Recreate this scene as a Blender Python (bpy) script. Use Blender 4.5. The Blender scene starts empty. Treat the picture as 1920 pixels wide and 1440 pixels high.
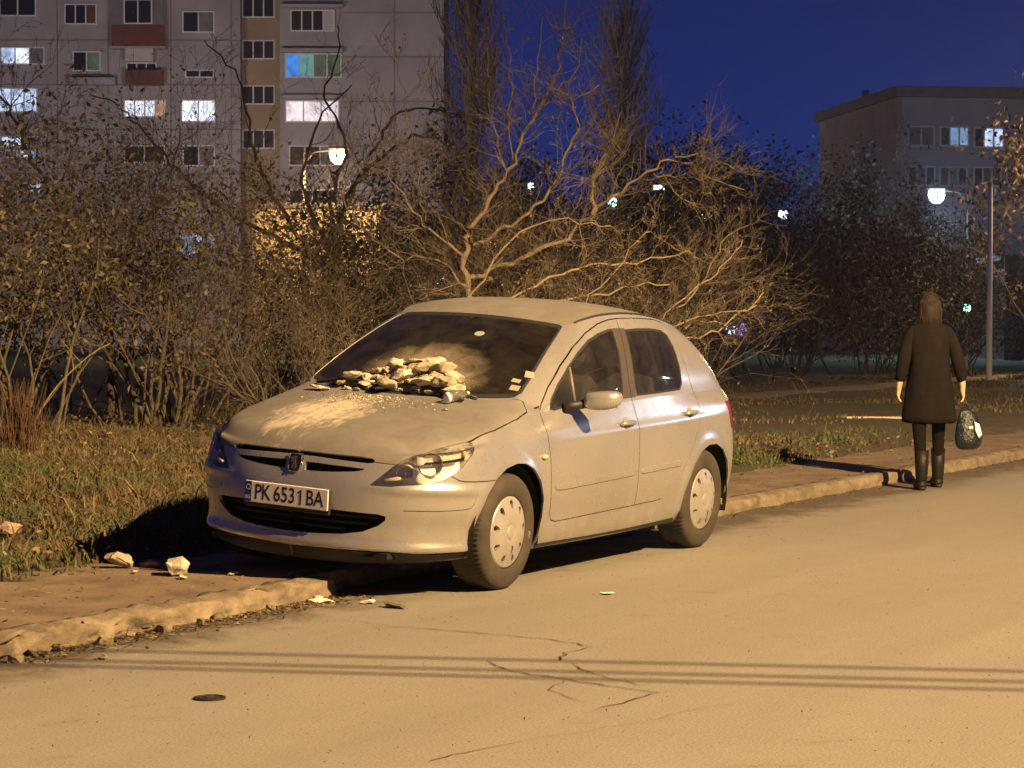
import bpy, bmesh, math, random
import numpy as np
from mathutils import Vector, Matrix, geometry
from mathutils.bvhtree import BVHTree

R = math.radians
scene = bpy.context.scene
col = scene.collection

# ------------------------------------------------------------------ camera
CAM = Vector((10.768, 6.6865, 1.4452)); YAW, PITCH, ROLL = 3.6354, -.0277, .0012
F_ = Vector((math.cos(PITCH) * math.cos(YAW), math.cos(PITCH) * math.sin(YAW), math.sin(PITCH)))
R_ = F_.cross(Vector((0, 0, 1))).normalized(); U_ = R_.cross(F_)
R2 = R_ * math.cos(ROLL) + U_ * math.sin(ROLL); U2 = -R_ * math.sin(ROLL) + U_ * math.cos(ROLL)
cam = bpy.data.objects.new('camera', bpy.data.cameras.new('camera')); col.objects.link(cam)
cam.matrix_world = Matrix(((R2.x, U2.x, -F_.x, CAM.x), (R2.y, U2.y, -F_.y, CAM.y), (R2.z, U2.z, -F_.z, CAM.z), (0, 0, 0, 1)))
cam.data.sensor_width = 36; cam.data.lens = 36 * 4284.6 / 1920; cam.data.clip_start = .1; cam.data.clip_end = 3000
scene.camera = cam
scene.view_settings.view_transform = 'Standard'; scene.view_settings.look = 'None'
scene.view_settings.exposure = 0; scene.view_settings.gamma = 1

# ------------------------------------------------------------------ night sky
world = bpy.data.worlds.new('World'); scene.world = world; world.use_nodes = True
wn = world.node_tree; wn.nodes.clear()
def N(nt, t, **k):
    n = nt.nodes.new(t)
    for a, b in k.items():
        if a in ('i',):
            for x, y in b.items(): n.inputs[x].default_value = y
        else: setattr(n, a, b)
    return n
o_ = N(wn, 'ShaderNodeOutputWorld'); bg = N(wn, 'ShaderNodeBackground'); tc = N(wn, 'ShaderNodeTexCoord'); sp = N(wn, 'ShaderNodeSeparateXYZ')
rp = N(wn, 'ShaderNodeValToRGB')
wn.links.new(tc.outputs['Generated'], sp.inputs[0]); wn.links.new(sp.outputs['Z'], rp.inputs[0]); wn.links.new(rp.outputs[0], bg.inputs[0]); wn.links.new(bg.outputs[0], o_.inputs[0])
cr = rp.color_ramp; cr.elements[0].position = 0; cr.elements[0].color = (.0105, .029, .165, 1)
e = cr.elements.new(.07); e.color = (.0088, .0245, .152, 1)
e = cr.elements.new(.16); e.color = (.0055, .0140, .096, 1)
cr.elements[-1].position = 1; cr.elements[-1].color = (.004, .006, .03, 1)
bg.inputs[1].default_value = 1.0

# ------------------------------------------------------------------ the street lamp light that lights the scene (its lamp is built below)
LAMP = Vector((2.0, 11.5, 8.5))
SODIUM = (1.0, .635, .272)
def lamp_light(name, loc, power, colr, radius, wide=0.0):
    """luminaire: more light at grazing angles than straight down when wide > 0"""
    l = bpy.data.lights.new(name, 'POINT'); l.energy = power; l.color = colr; l.shadow_soft_size = radius
    if wide:
        l.use_nodes = True; nt = l.node_tree; nt.nodes.clear()
        out = N(nt, 'ShaderNodeOutputLight'); em = N(nt, 'ShaderNodeEmission'); t = N(nt, 'ShaderNodeTexCoord'); s = N(nt, 'ShaderNodeSeparateXYZ')
        nt.links.new(t.outputs['Normal'], s.inputs[0])
        a = N(nt, 'ShaderNodeMath', operation='ABSOLUTE'); nt.links.new(s.outputs['Z'], a.inputs[0])
        m = N(nt, 'ShaderNodeMath', operation='MAXIMUM', i={1: .30}); nt.links.new(a.outputs[0], m.inputs[0])
        p = N(nt, 'ShaderNodeMath', operation='POWER', i={1: -wide}); nt.links.new(m.outputs[0], p.inputs[0])
        cut = N(nt, 'ShaderNodeMapRange', interpolation_type='SMOOTHSTEP', i={1: .10, 2: .37, 3: 0.0, 4: 1.0}); nt.links.new(a.outputs[0], cut.inputs[0])
        pm = N(nt, 'ShaderNodeMath', operation='MULTIPLY'); nt.links.new(p.outputs[0], pm.inputs[0]); nt.links.new(cut.outputs[0], pm.inputs[1])
        nt.links.new(pm.outputs[0], em.inputs['Strength']); nt.links.new(em.outputs[0], out.inputs[0])
    o = bpy.data.objects.new(name, l); o.location = loc; col.objects.link(o); return o

# ------------------------------------------------------------------ helpers
def tag(o, label=None, cat=None, group=None, kind=None):
    if label: o['label'] = label
    if cat: o['category'] = cat
    if group: o['group'] = group
    if kind: o['kind'] = kind
    return o
def thing(name, label, cat, loc=(0, 0, 0), rot=(0, 0, 0), group=None):
    o = bpy.data.objects.new(name, None); col.objects.link(o); o.location = loc; o.rotation_euler = rot; o.empty_display_size = .2
    return tag(o, label, cat, group)
def mesh_obj(name, vs, fs, mat, parent=None, smooth=False, mats=None, fmat=None):
    me = bpy.data.meshes.new(name); me.from_pydata([tuple(map(float, v)) for v in vs], [], [tuple(map(int, f)) for f in fs])
    if mats:
        for m in mats: me.materials.append(m)
        if fmat is not None: me.polygons.foreach_set('material_index', np.array(fmat, dtype=np.int32))
    elif mat: me.materials.append(mat)
    if smooth: me.polygons.foreach_set('use_smooth', [True] * len(me.polygons))
    me.update()
    o = bpy.data.objects.new(name, me); col.objects.link(o)
    if parent is not None: o.parent = parent
    return o
class MB:
    def __init__(s): s.v = []; s.f = []; s.m = []
    def add(s, vs, fs, mi=0):
        n = len(s.v); s.v += [tuple(v) for v in vs]; s.f += [tuple(i + n for i in f) for f in fs]; s.m += [mi] * len(fs); return s
    def box(s, c, d, rz=0, mi=0, M=None, bev=0):
        hx, hy, hz = d[0] / 2, d[1] / 2, d[2] / 2
        if bev:
            b = min(bev, hx * .9, hy * .9, hz * .9); vs = []
            for sx in (-1, 1):
                for sy in (-1, 1):
                    for sz in (-1, 1):
                        vs += [(sx * hx, sy * (hy - b), sz * (hz - b)), (sx * (hx - b), sy * hy, sz * (hz - b)), (sx * (hx - b), sy * (hy - b), sz * hz)]
            bm = bmesh.new()
            for v in vs: bm.verts.new(v)
            bmesh.ops.convex_hull(bm, input=bm.verts[:]); bm.verts.index_update()
            vs = [v.co.copy() for v in bm.verts]; fs = [[v.index for v in f.verts] for f in bm.faces]; bm.free()
        else:
            vs = [Vector((x * hx, y * hy, z * hz)) for x in (-1, 1) for y in (-1, 1) for z in (-1, 1)]
            fs = [(0, 1, 3, 2), (4, 6, 7, 5), (0, 4, 5, 1), (2, 3, 7, 6), (0, 2, 6, 4), (1, 5, 7, 3)]
        mt = (M if M else Matrix.Rotation(rz, 3, 'Z')); c = Vector(c)
        return s.add([mt @ Vector(v) + c for v in vs], fs, mi)
    def tube(s, pts, rads, n=6, mi=0, cap=True):
        pts = [Vector(p) for p in pts]; vs = []; fs = []
        if not hasattr(rads, '__len__'): rads = [rads] * len(pts)
        t0 = (pts[1] - pts[0]).normalized(); a = t0.orthogonal().normalized()
        for i, p in enumerate(pts):
            t = (pts[min(i + 1, len(pts) - 1)] - pts[max(i - 1, 0)]).normalized()
            a = (a - t * a.dot(t)); a = a.normalized() if a.length > 1e-6 else t.orthogonal().normalized(); b = t.cross(a)
            for k in range(n):
                w = 2 * math.pi * k / n; vs.append(p + (a * math.cos(w) + b * math.sin(w)) * rads[i])
        for i in range(len(pts) - 1):
            for k in range(n):
                k2 = (k + 1) % n; fs.append((i * n + k, i * n + k2, (i + 1) * n + k2, (i + 1) * n + k))
        if cap: fs.append(tuple(range(n))[::-1]); fs.append(tuple(range((len(pts) - 1) * n, len(pts) * n)))
        return s.add(vs, fs, mi)
    def lathe(s, prof, n=24, axis='Z', c=(0, 0, 0), mi=0):
        """prof: (r, h) rows"""
        vs = []; fs = []
        for r, h in prof:
            for k in range(n):
                w = 2 * math.pi * k / n; x, y = r * math.cos(w), r * math.sin(w)
                vs.append({'Z': (x, y, h), 'Y': (x, h, y), 'X': (h, x, y)}[axis])
        for i in range(len(prof) - 1):
            for k in range(n):
                k2 = (k + 1) % n; fs.append((i * n + k, i * n + k2, (i + 1) * n + k2, (i + 1) * n + k))
        return s.add([(v[0] + c[0], v[1] + c[1], v[2] + c[2]) for v in vs], fs, mi)
    def build(s, name, mat, parent=None, smooth=False):
        if isinstance(mat, (list, tuple)): return mesh_obj(name, s.v, s.f, None, parent, smooth, mat, s.m)
        return mesh_obj(name, s.v, s.f, mat, parent, smooth)
def sub_surf(o, lv=1):
    m = o.modifiers.new('sub', 'SUBSURF'); m.levels = lv; m.render_levels = lv; return o

# ------------------------------------------------------------------ materials
def mat_new(name):
    m = bpy.data.materials.new(name); m.use_nodes = True; nt = m.node_tree
    return m, nt, nt.nodes['Principled BSDF']
def simple(name, c, rough=.6, metal=0.0, **k):
    m, nt, b = mat_new(name); b.inputs['Base Color'].default_value = (*c, 1); b.inputs['Roughness'].default_value = rough; b.inputs['Metallic'].default_value = metal
    for a, v in k.items(): b.inputs[a.replace('_', ' ')].default_value = v
    return m
def noise(nt, scale, detail=4, rough=.55, dist=0, coord=None, vec=None):
    n = N(nt, 'ShaderNodeTexNoise', i={'Scale': scale, 'Detail': detail, 'Roughness': rough, 'Distortion': dist})
    if vec is None:
        t = N(nt, 'ShaderNodeTexCoord'); vec = t.outputs[coord or 'Object']
    nt.links.new(vec, n.inputs['Vector']); return n.outputs['Fac']
def ramp(nt, fac, stops):
    r = N(nt, 'ShaderNodeValToRGB'); nt.links.new(fac, r.inputs[0]); el = r.color_ramp.elements
    el[0].position, el[0].color = stops[0][0], (*stops[0][1], 1) if len(stops[0][1]) == 3 else stops[0][1]
    el[1].position, el[1].color = stops[-1][0], (*stops[-1][1], 1)
    for p, c in stops[1:-1]:
        e = el.new(p); e.color = (*c, 1)
    return r.outputs[0]
def mix(nt, f, a, b, mode='MIX'):
    m = N(nt, 'ShaderNodeMix', data_type='RGBA', blend_type=mode)
    for s_, v in ((0, f), (6, a), (7, b)):
        if hasattr(v, 'node'): nt.links.new(v, m.inputs[s_])
        else: m.inputs[s_].default_value = v if s_ == 0 else ((*v, 1) if len(v) == 3 else v)
    return m.outputs[2]
def bump(nt, b, h, st=.3, dist=.01):
    n = N(nt, 'ShaderNodeBump', i={'Strength': st, 'Distance': dist}); nt.links.new(h, n.inputs['Height']); nt.links.new(n.outputs[0], b.inputs['Normal']); return n
def mottled(name, c1, c2, scale=6, rough=.85, bmp=.3, bscale=40, bdist=.01, detail=5, coord='Object', **k):
    m, nt, b = mat_new(name); f = noise(nt, scale, detail, .6, coord=coord)
    nt.links.new(ramp(nt, f, [(.3, c1), (.7, c2)]), b.inputs['Base Color']); b.inputs['Roughness'].default_value = rough
    if bmp: bump(nt, b, noise(nt, bscale, 5, .6, coord=coord), bmp, bdist)
    for a, v in k.items(): b.inputs[a.replace('_', ' ')].default_value = v
    return m
def emis(name, c, s):
    m, nt, b = mat_new(name); b.inputs['Base Color'].default_value = (.02, .02, .02, 1); b.inputs['Emission Color'].default_value = (*c, 1); b.inputs['Emission Strength'].default_value = s; return m
# ------------------------------------------------------------------ car surfaces
def nat_spline(y):
    """natural cubic spline through rows of y (n,k) at integer knots -> evaluator"""
    y = np.asarray(y, float); n = len(y)
    A = np.zeros((n, n)); R = np.zeros_like(y)
    A[0, 0] = A[-1, -1] = 1
    for i in range(1, n - 1):
        A[i, i - 1:i + 2] = (1, 4, 1); R[i] = 6 * (y[i - 1] - 2 * y[i] + y[i + 1])
    M = np.linalg.solve(A, R)
    def ev(t):
        t = np.asarray(t, float); i = np.clip(np.floor(t).astype(int), 0, n - 2); f = (t - i)[:, None]; g = 1 - f
        return g * y[i] + f * y[i + 1] + ((g ** 3 - g) * M[i] + (f ** 3 - f) * M[i + 1]) / 6
    return ev

def curve1(pts):
    """smooth interpolation of (x, value...) rows, x ascending, monotone-ish (pchip like)"""
    p = np.array(pts, float); x = p[:, 0]; y = p[:, 1:]
    h = np.diff(x); d = np.diff(y, axis=0) / h[:, None]; m = np.zeros_like(y)
    m[0] = d[0]; m[-1] = d[-1]
    for i in range(1, len(x) - 1):
        for k in range(y.shape[1]):
            if d[i - 1, k] * d[i, k] > 0:
                w1 = 2 * h[i] + h[i - 1]; w2 = h[i] + 2 * h[i - 1]
                m[i, k] = (w1 + w2) / (w1 / d[i - 1, k] + w2 / d[i, k])
    def ev(q):
        q = min(max(q, x[0]), x[-1]); i = min(int(np.searchsorted(x, q, 'right')) - 1, len(x) - 2); i = max(i, 0)
        t = (q - x[i]) / h[i]
        r = (y[i] * (1 + 2 * t) * (1 - t) ** 2 + m[i] * h[i] * t * (1 - t) ** 2 + y[i + 1] * t * t * (3 - 2 * t) + m[i + 1] * h[i] * t * t * (t - 1))
        return r if len(r) > 1 else float(r[0])
    return ev

class Surf:
    K = 10
    def __init__(s, net, disp=None, flip=False, v0=0, mu=0):
        net = np.array(net, float); nu, nv, _ = net.shape; K = Surf.K
        if mu:      # mirror extension at u=0 across y so the centre is smooth
            ext = net[1:mu + 1][::-1] * np.array([1, -1, 1]); net = np.concatenate([ext, net])
        su = np.arange(0, (len(net) - 1) * K + 1) / K; sv = np.arange(0, (nv - 1) * K + 1) / K
        a = nat_spline(net.reshape(len(net), -1))(su).reshape(len(su), nv, 3)
        b = nat_spline(a.transpose(1, 0, 2).reshape(nv, -1))(sv).reshape(len(sv), len(su), 3).transpose(1, 0, 2)
        G = b[mu * K:, int(v0 * K):] if (mu or v0) else b
        s.U = nu - 1; s.V = nv - 1 - v0; s.G = G; s.flip = -1 if flip else 1
        s.norms()
        if disp is not None:
            s.G = G + s.N * disp(G)[..., None]; s.norms()
    def norms(s):
        du = np.gradient(s.G, axis=0); dv = np.gradient(s.G, axis=1); n = np.cross(du, dv)
        l = np.linalg.norm(n, axis=2, keepdims=True); l[l < 1e-12] = 1; s.N = s.flip * n / l
    def _bl(s, A, uv):
        K = Surf.K; uv = np.asarray(uv, float); x = np.clip(uv[:, 0] * K, 0, A.shape[0] - 1.00001); y = np.clip(uv[:, 1] * K, 0, A.shape[1] - 1.00001)
        i = x.astype(int); j = y.astype(int); f = (x - i)[:, None]; g = (y - j)[:, None]
        return (1 - f) * (1 - g) * A[i, j] + f * (1 - g) * A[i + 1, j] + (1 - f) * g * A[i, j + 1] + f * g * A[i + 1, j + 1]
    def P(s, uv): return s._bl(s.G, uv)
    def Nn(s, uv):
        n = s._bl(s.N, uv); l = np.linalg.norm(n, axis=1, keepdims=True); l[l < 1e-9] = 1; return n / l
    def bvh(s):
        if not hasattr(s, '_b'):
            a, b, _ = s.G.shape; vs = [tuple(p) for p in s.G.reshape(-1, 3)]
            fs = []; s._f = []
            for i in range(a - 1):
                for j in range(b - 1):
                    q = i * b + j; fs.append((q, q + b, q + b + 1)); fs.append((q, q + b + 1, q + 1)); s._f += [(i, j, 0), (i, j, 1)]
            s._b = BVHTree.FromPolygons(vs, fs)
        return s._b
    def hit(s, o, d):
        h = s.bvh().ray_cast(Vector(o), Vector(d))
        if h[0] is None: return None
        i, j, k = s._f[h[2]]; p = np.array(h[0])
        if k == 0: A, B, C = s.G[i, j], s.G[i + 1, j], s.G[i + 1, j + 1]; uv = np.array([(i, j), (i + 1, j), (i + 1, j + 1)], float)
        else: A, B, C = s.G[i, j], s.G[i + 1, j + 1], s.G[i, j + 1]; uv = np.array([(i, j), (i + 1, j + 1), (i, j + 1)], float)
        M = np.stack([B - A, C - A], 1); w, *_ = np.linalg.lstsq(M, p - A, rcond=None)
        q = uv[0] + w[0] * (uv[1] - uv[0]) + w[1] * (uv[2] - uv[0])
        return q / Surf.K, p

def ell(th, xs, xn, w, p=.8):
    c, s_ = math.cos(math.radians(th)), math.sin(math.radians(th))
    return xs + (xn - xs) * max(c, 0) ** p, w * max(s_, 0) ** p

TH = [0, 12, 24, 36, 48, 60, 70, 80, 90]
SX = [-.15, -.42, -.75, -1.1, -1.5, -1.9, -2.3, -2.65]
THR = [90, 78, 66, 54, 42, 30, 20, 10, 0]
# belt line of the sides: x -> y, z
BELT = [(-3.2, .70, 1.0), (-2.98, .752, 1.0), (-2.7, .782, .996), (-2.35, .802, .99), (-2.0, .813, .985), (-1.65, .818, .975), (-1.3, .818, .965), (-.95, .812, .95), (-.6, .797, .935), (-.42, .775, .945), (-.15, .786, .885), (.1, .795, .825)]
belt = curve1(BELT)
#        z front, x nose, z side front, z mid, z rear, w, x tail, z tail
ROWS = [(.150, .785, .19, .175, .19, .785, -3.22, .20),
        (.185, .795, .20, .195, .205, .815, -3.28, .23),
        (.235, .825, .26, .265, .26, .838, -3.315, .29),
        (.310, .842, .34, .335, .34, .848, -3.33, .36),
        (.395, .846, .44, .440, .44, .866, -3.335, .45),
        (.470, .845, .53, .540, .54, .873, -3.335, .55),
        (.540, .838, .60, .640, .64, .873, -3.325, .64),
        (.600, .825, .66, .740, .74, .868, -3.29, .73),
        (.650, .810, .715, .820, .83, .857, -3.26, .82),
        (.692, .796, .770, .885, .92, .840, -3.23, .91)]
def lower_net():
    net = []
    E = []
    zt_f = curve1([(0, .726), (24, .728), (48, .738), (60, .748), (70, .765), (80, .79), (90, .825)])
    ncol = len(TH) + len(SX) + len(THR)
    for i in range(ncol):
        col = []
        if i < len(TH):
            th = TH[i]; k = math.sin(math.radians(th)) ** 2.2
            for r in ROWS:
                x, y = ell(th, .10, r[1], r[5] * .985); col.append((x, y, r[0] + (r[2] - r[0]) * k))
            x, y = ell(th, .10, .775, .795); col.append((x, y, zt_f(th)))
        elif i < len(TH) + len(SX):
            X = SX[i - len(TH)]
            for r in ROWS:
                zz = curve1([(-2.9, r[4]), (-2.3, .5 * (r[4] + r[3])), (-1.2, r[3]), (-.4, .7 * r[3] + .3 * r[2]), (.1, r[2])])(X)
                ww = curve1([(-2.9, .972), (-2.3, .992), (-1.3, 1.0), (-.5, .997), (.1, .985)])(X)
                col.append((X, r[5] * ww, zz))
            y, z = belt(X); col.append((X, y, z))
        else:
            th = THR[i - len(TH) - len(SX)]; k = math.sin(math.radians(th)) ** 2.2
            for r in ROWS:
                x, y = ell(th, -2.9, r[6], r[5] * .972, .62); col.append((x, y, r[7] + (r[4] - r[7]) * k))
            x, y = ell(th, -2.9, -3.19, .765, .62); col.append((x, y, 1.0))
        net.append(col)
    return net
LN = lower_net()
def ridge(G):
    X, Y, Z = G[..., 0], G[..., 1], G[..., 2]
    fr = np.clip((X - .25) / .15, 0, 1)
    sd = np.clip((Y - .38) / .18, 0, 1)
    d = .014 * fr * sd * np.exp(-((Z - .555) / .026) ** 2)            # moulding under the lamp
    d += .020 * fr * np.exp(-((Z - .245) / .030) ** 2)                # chin lip
    d -= .007 * fr * np.exp(-((Z - .36) / .06) ** 2)
    # wheel arch flares
    for cx in (0.0, -2.64):
        rr = np.sqrt((X - cx) ** 2 + (Z - .30) ** 2)
        d += .012 * np.exp(-((rr - .385) / .04) ** 2) * (Y > .5) * np.clip((Z - .2) / .1, 0, 1)
    # waist fold running through the door handles
    s = np.clip((-.35 - X) / .4, 0, 1) * np.clip((X + 3.25) / .4, 0, 1)
    zc = .80 - .02 * (X + 1.4) * 0 + .025 * (-(X + 1.3))
    d += .006 * s * np.exp(-((Z - zc) / .035) ** 2)
    return d
LOW = Surf(LN, ridge, flip=False, mu=3)
iA = len(TH) + 1                                   # column at the foot of the A pillar
def ws_base(f): return (-.12 - .21 * f ** 2.5, .70 * f, .972 + .028 * f * f)
def hood_net():
    net = []
    for i in range(iA + 1):
        c = [tuple(p) for p in LN[i][-3:]]
        E = np.array(LN[i][-1]); f = (i / iA) ** .92; B = np.array(ws_base(f))
        for t in (.07, .18, .34, .52, .70, .86):
            p = E + (B - E) * t; g = t ** (.50 + .15 * f)
            z = E[2] + (B[2] - E[2]) * g
            c.append((p[0], p[1], z))
        c.append(tuple(B)); net.append(c)
    return net
HOOD = Surf(hood_net(), None, flip=False, v0=2, mu=3)
GH = []
for f in (0, .25, .5, .75, .92, 1.0):
    GH.append((ws_base(f), (-1.03 - .08 * f ** 3, .55 * f, 1.437 - .030 * f * f)))
SIDE = [(-.42, -1.165, .580, 1.417), (-.6, -1.24, .596, 1.437), (-.95, -1.42, .603, 1.462), (-1.3, -1.62, .604, 1.474), (-1.65, -1.82, .602, 1.476), (-2.0, -2.05, .597, 1.468), (-2.35, -2.3, .588, 1.446), (-2.7, -2.52, .575, 1.412), (-2.98, -2.68, .560, 1.376)]
for bx, tx, ty, tz in SIDE:
    y, z = belt(bx); GH.append(((bx, y, z), (tx, ty, tz)))
for b, t in (((-3.10, .69, 1.0), (-2.745, .52, 1.362)), ((-3.15, .5, 1.0), (-2.79, .40, 1.37)), ((-3.18, .25, 1.0), (-2.81, .2, 1.376)), ((-3.19, 0, 1.0), (-2.82, 0, 1.378))):
    GH.append((b, t))
def gh_net():
    net = []
    for i, (b, t) in enumerate(GH):
        b = np.array(b); t = np.array(t); col = []
        if i <= 5: out = np.array([.42, .12 * i / 5, .9]) * .022
        elif i <= 14: out = np.array([0, .93, .35]) * .040
        else: out = np.array([-.8, .1, .4]) * .02
        for k in range(7):
            q = k / 6; col.append(b + (t - b) * q + out * 4 * q * (1 - q))
        net.append(col)
    return net
GHS = Surf(gh_net(), None, flip=False, mu=3)
zroof = curve1([(-2.82, 1.378), (-2.66, 1.430), (-2.5, 1.470), (-2.3, 1.502), (-2.0, 1.524), (-1.65, 1.530), (-1.4, 1.520), (-1.2, 1.490), (-1.03, 1.437)])
def roof_net():
    net = []; fr = [0, .25, .5, .75, .92, 1.0]
    net.append([GH[i][1] for i in range(6)])
    for i in range(6, 15):
        T = np.array(GH[i][1]); zc = zroof(T[0]); cx = T[0] + (.045 * (1 if i < 8 else 0))
        zc = zroof(cx)
        net.append([(cx + (T[0] - cx) * f, T[1] * f, zc - (zc - T[2]) * f ** 2.4) for f in fr])
    tp = np.array([GH[i][1] for i in (18, 17, 16, 15)])
    net.append([(np.interp(.52 * f, tp[:, 1], tp[:, 0]) , .52 * f, np.interp(.52 * f, tp[:, 1], tp[:, 2])) for f in fr])
    return net
ROOF = Surf(roof_net(), None, flip=True)
# shared shading normals where the surfaces meet
def share(a, sa, b, sb):
    k = min(len(sa), len(sb)); n = sa[:k] + sb[:k]; n /= np.linalg.norm(n, axis=1, keepdims=True); sa[:k] = n; sb[:k] = n
share(LOW, LOW.N[:(iA - 1) * Surf.K, -1], HOOD, HOOD.N[:(iA - 1) * Surf.K, 0])
# ------------------------------------------------------------------ car panels
def resample(pts, step=.02, closed=True, smooth=False):
    p = [np.array(q, float) for q in pts]; n = len(p); out = []
    for i in range(n if closed else n - 1):
        a, b = p[i], p[(i + 1) % n]; k = max(1, int(math.ceil(np.linalg.norm(b - a) / step)))
        z, c = p[(i - 1) % n] if (closed or i > 0) else a, p[(i + 2) % n] if (closed or i + 2 < n) else b
        for j in range(k):
            t = j / k
            if smooth:
                q = .5 * ((2 * a) + (b - z) * t + (2 * z - 5 * a + 4 * b - c) * t * t + (3 * a - z - 3 * b + c) * t ** 3)
            else: q = a + (b - a) * t
            out.append(q)
    if not closed: out.append(p[-1])
    return out
def offset2(pts, d):
    """offset a closed 2D polygon outwards by d"""
    p = [np.array(q, float) for q in pts]; n = len(p)
    A = sum(p[i][0] * p[(i + 1) % n][1] - p[(i + 1) % n][0] * p[i][1] for i in range(n)); s = 1 if A > 0 else -1; out = []
    for i in range(n):
        a, b, c = p[i - 1], p[i], p[(i + 1) % n]; u = b - a; v = c - b; u = u / (np.linalg.norm(u) + 1e-9); v = v / (np.linalg.norm(v) + 1e-9)
        nn = np.array([u[1] + v[1], -u[0] - v[0]]) * s; l = np.linalg.norm(nn) or 1; nn /= l
        k = max(.5, math.sqrt(max(0, (1 + u @ v) / 2))); out.append(b + nn * d / k)
    return out
def strip2(pts, w):
    """thin closed polygon round an open polyline"""
    p = [np.array(q, float) for q in pts]; L, Rr = [], []
    for i in range(len(p)):
        t = p[min(i + 1, len(p) - 1)] - p[max(i - 1, 0)]; t = t / np.linalg.norm(t); nn = np.array([-t[1], t[0]]) * w / 2
        L.append(p[i] + nn); Rr.append(p[i] - nn)
    return L + Rr[::-1]
SURFS = [LOW, HOOD, GHS, ROOF]
def cast(p, axis):
    """2D outline point -> 3D on the body; 'side' p=(x,z), 'front' p=(y,z), 'top' p=(x,y)"""
    o, d = {'side': ((p[0], 3, p[1]), (0, -1, 0)), 'front': ((4, p[0], p[1]), (-1, 0, 0)), 'top': ((p[0], p[1], 4), (0, 0, -1))}[axis]
    best = None
    for s in SURFS:
        h = s.bvh().ray_cast(Vector(o), Vector(d))
        if h[0] is not None and (best is None or h[3] < best[0]): best = (h[3], np.array(h[0]))
    if best is None:
        bb = None
        g = {'side': (p[0], .8, p[1]), 'front': (.8, p[0], p[1]), 'top': (p[0], p[1], .95)}[axis]
        for s in SURFS:
            h = s.bvh().find_nearest(Vector(g))
            if bb is None or h[3] < bb[0]: bb = (h[3], np.array(h[0]))
        return bb[1]
    return best[1]
def near_uv(s, P):
    h = s.bvh().find_nearest(Vector(P)); i, j, k = s._f[h[2]]; p = np.array(h[0])
    if k == 0: A, B, C = s.G[i, j], s.G[i + 1, j], s.G[i + 1, j + 1]; q = ((i, j), (i + 1, j), (i + 1, j + 1))
    else: A, B, C = s.G[i, j], s.G[i + 1, j + 1], s.G[i, j + 1]; q = ((i, j), (i + 1, j + 1), (i, j + 1))
    M = np.stack([B - A, C - A], 1); w, *_ = np.linalg.lstsq(M, p - A, rcond=None); q = np.array(q, float)
    r = (q[0] + w[0] * (q[1] - q[0]) + w[1] * (q[2] - q[0])) / Surf.K
    return np.array([min(max(r[0], 0), s.U), min(max(r[1], 0), s.V)])
def to_uv(s, P3): return [near_uv(s, p) for p in P3]
def out3(pts, axis, step=.02, smooth=False): return [cast(q, axis) for q in resample(pts, step, True, smooth)]
def inside(poly, P):
    x, y = P[:, 0], P[:, 1]; r = np.zeros(len(P), bool); n = len(poly)
    for i in range(n):
        x1, y1 = poly[i]; x2, y2 = poly[(i + 1) % n]
        if y1 == y2: continue
        c = ((y1 > y) != (y2 > y)) & (x < (x2 - x1) * (y - y1) / (y2 - y1) + x1); r ^= c
    return r
def panelize(s, regs, du=.1, dv=.2, su=.25, sv=.09):
    pts = []; edges = []; oc = []
    for nm, poly in regs:
        q = [p for i, p in enumerate(poly) if np.linalg.norm((p - poly[i - 1]) * (su, sv)) > 1e-4]
        if len(q) < 3: continue
        b = len(pts); pts += [Vector((p[0] * su, p[1] * sv)) for p in q]; edges += [(b + i, b + (i + 1) % len(q)) for i in range(len(q))]
    oc = np.array([tuple(p) for p in pts]) if pts else np.zeros((0, 2))
    nu, nv = int(round(s.U / du)), int(round(s.V / dv)); g = []
    for i in range(nu + 1):
        for j in range(nv + 1): g.append((i / nu * s.U * su, j / nv * s.V * sv, 1 if i in (0, nu) or j in (0, nv) else 0))
    g = np.array(g); keep = np.ones(len(g), bool)
    if len(oc):
        for k in range(0, len(g), 2000):
            d = ((g[k:k + 2000, None, :2] - oc[None]) ** 2).sum(2).min(1); keep[k:k + 2000] = (d > .0055 ** 2) | (g[k:k + 2000, 2] > 0)
    pts += [Vector((a, b)) for a, b, c in g[keep]]
    r = geometry.delaunay_2d_cdt(pts, edges, [], 0, 1e-6)
    V = np.array([(v[0] / su, v[1] / sv) for v in r[0]]); T = np.array([tuple(f) for f in r[2]]); C = V[T].mean(1)
    lab = np.full(len(T), -1)
    for k in range(len(regs) - 1, -1, -1): lab[inside(regs[k][1], C)] = k
    out = {}
    for k in range(-1, len(regs)):
        nm = 'body' if k < 0 else regs[k][0]
        if nm is None: continue
        t = T[lab == k]
        if len(t): out.setdefault(nm, []).append(t)
    return s, V, {k: np.concatenate(v) for k, v in out.items()}
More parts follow.
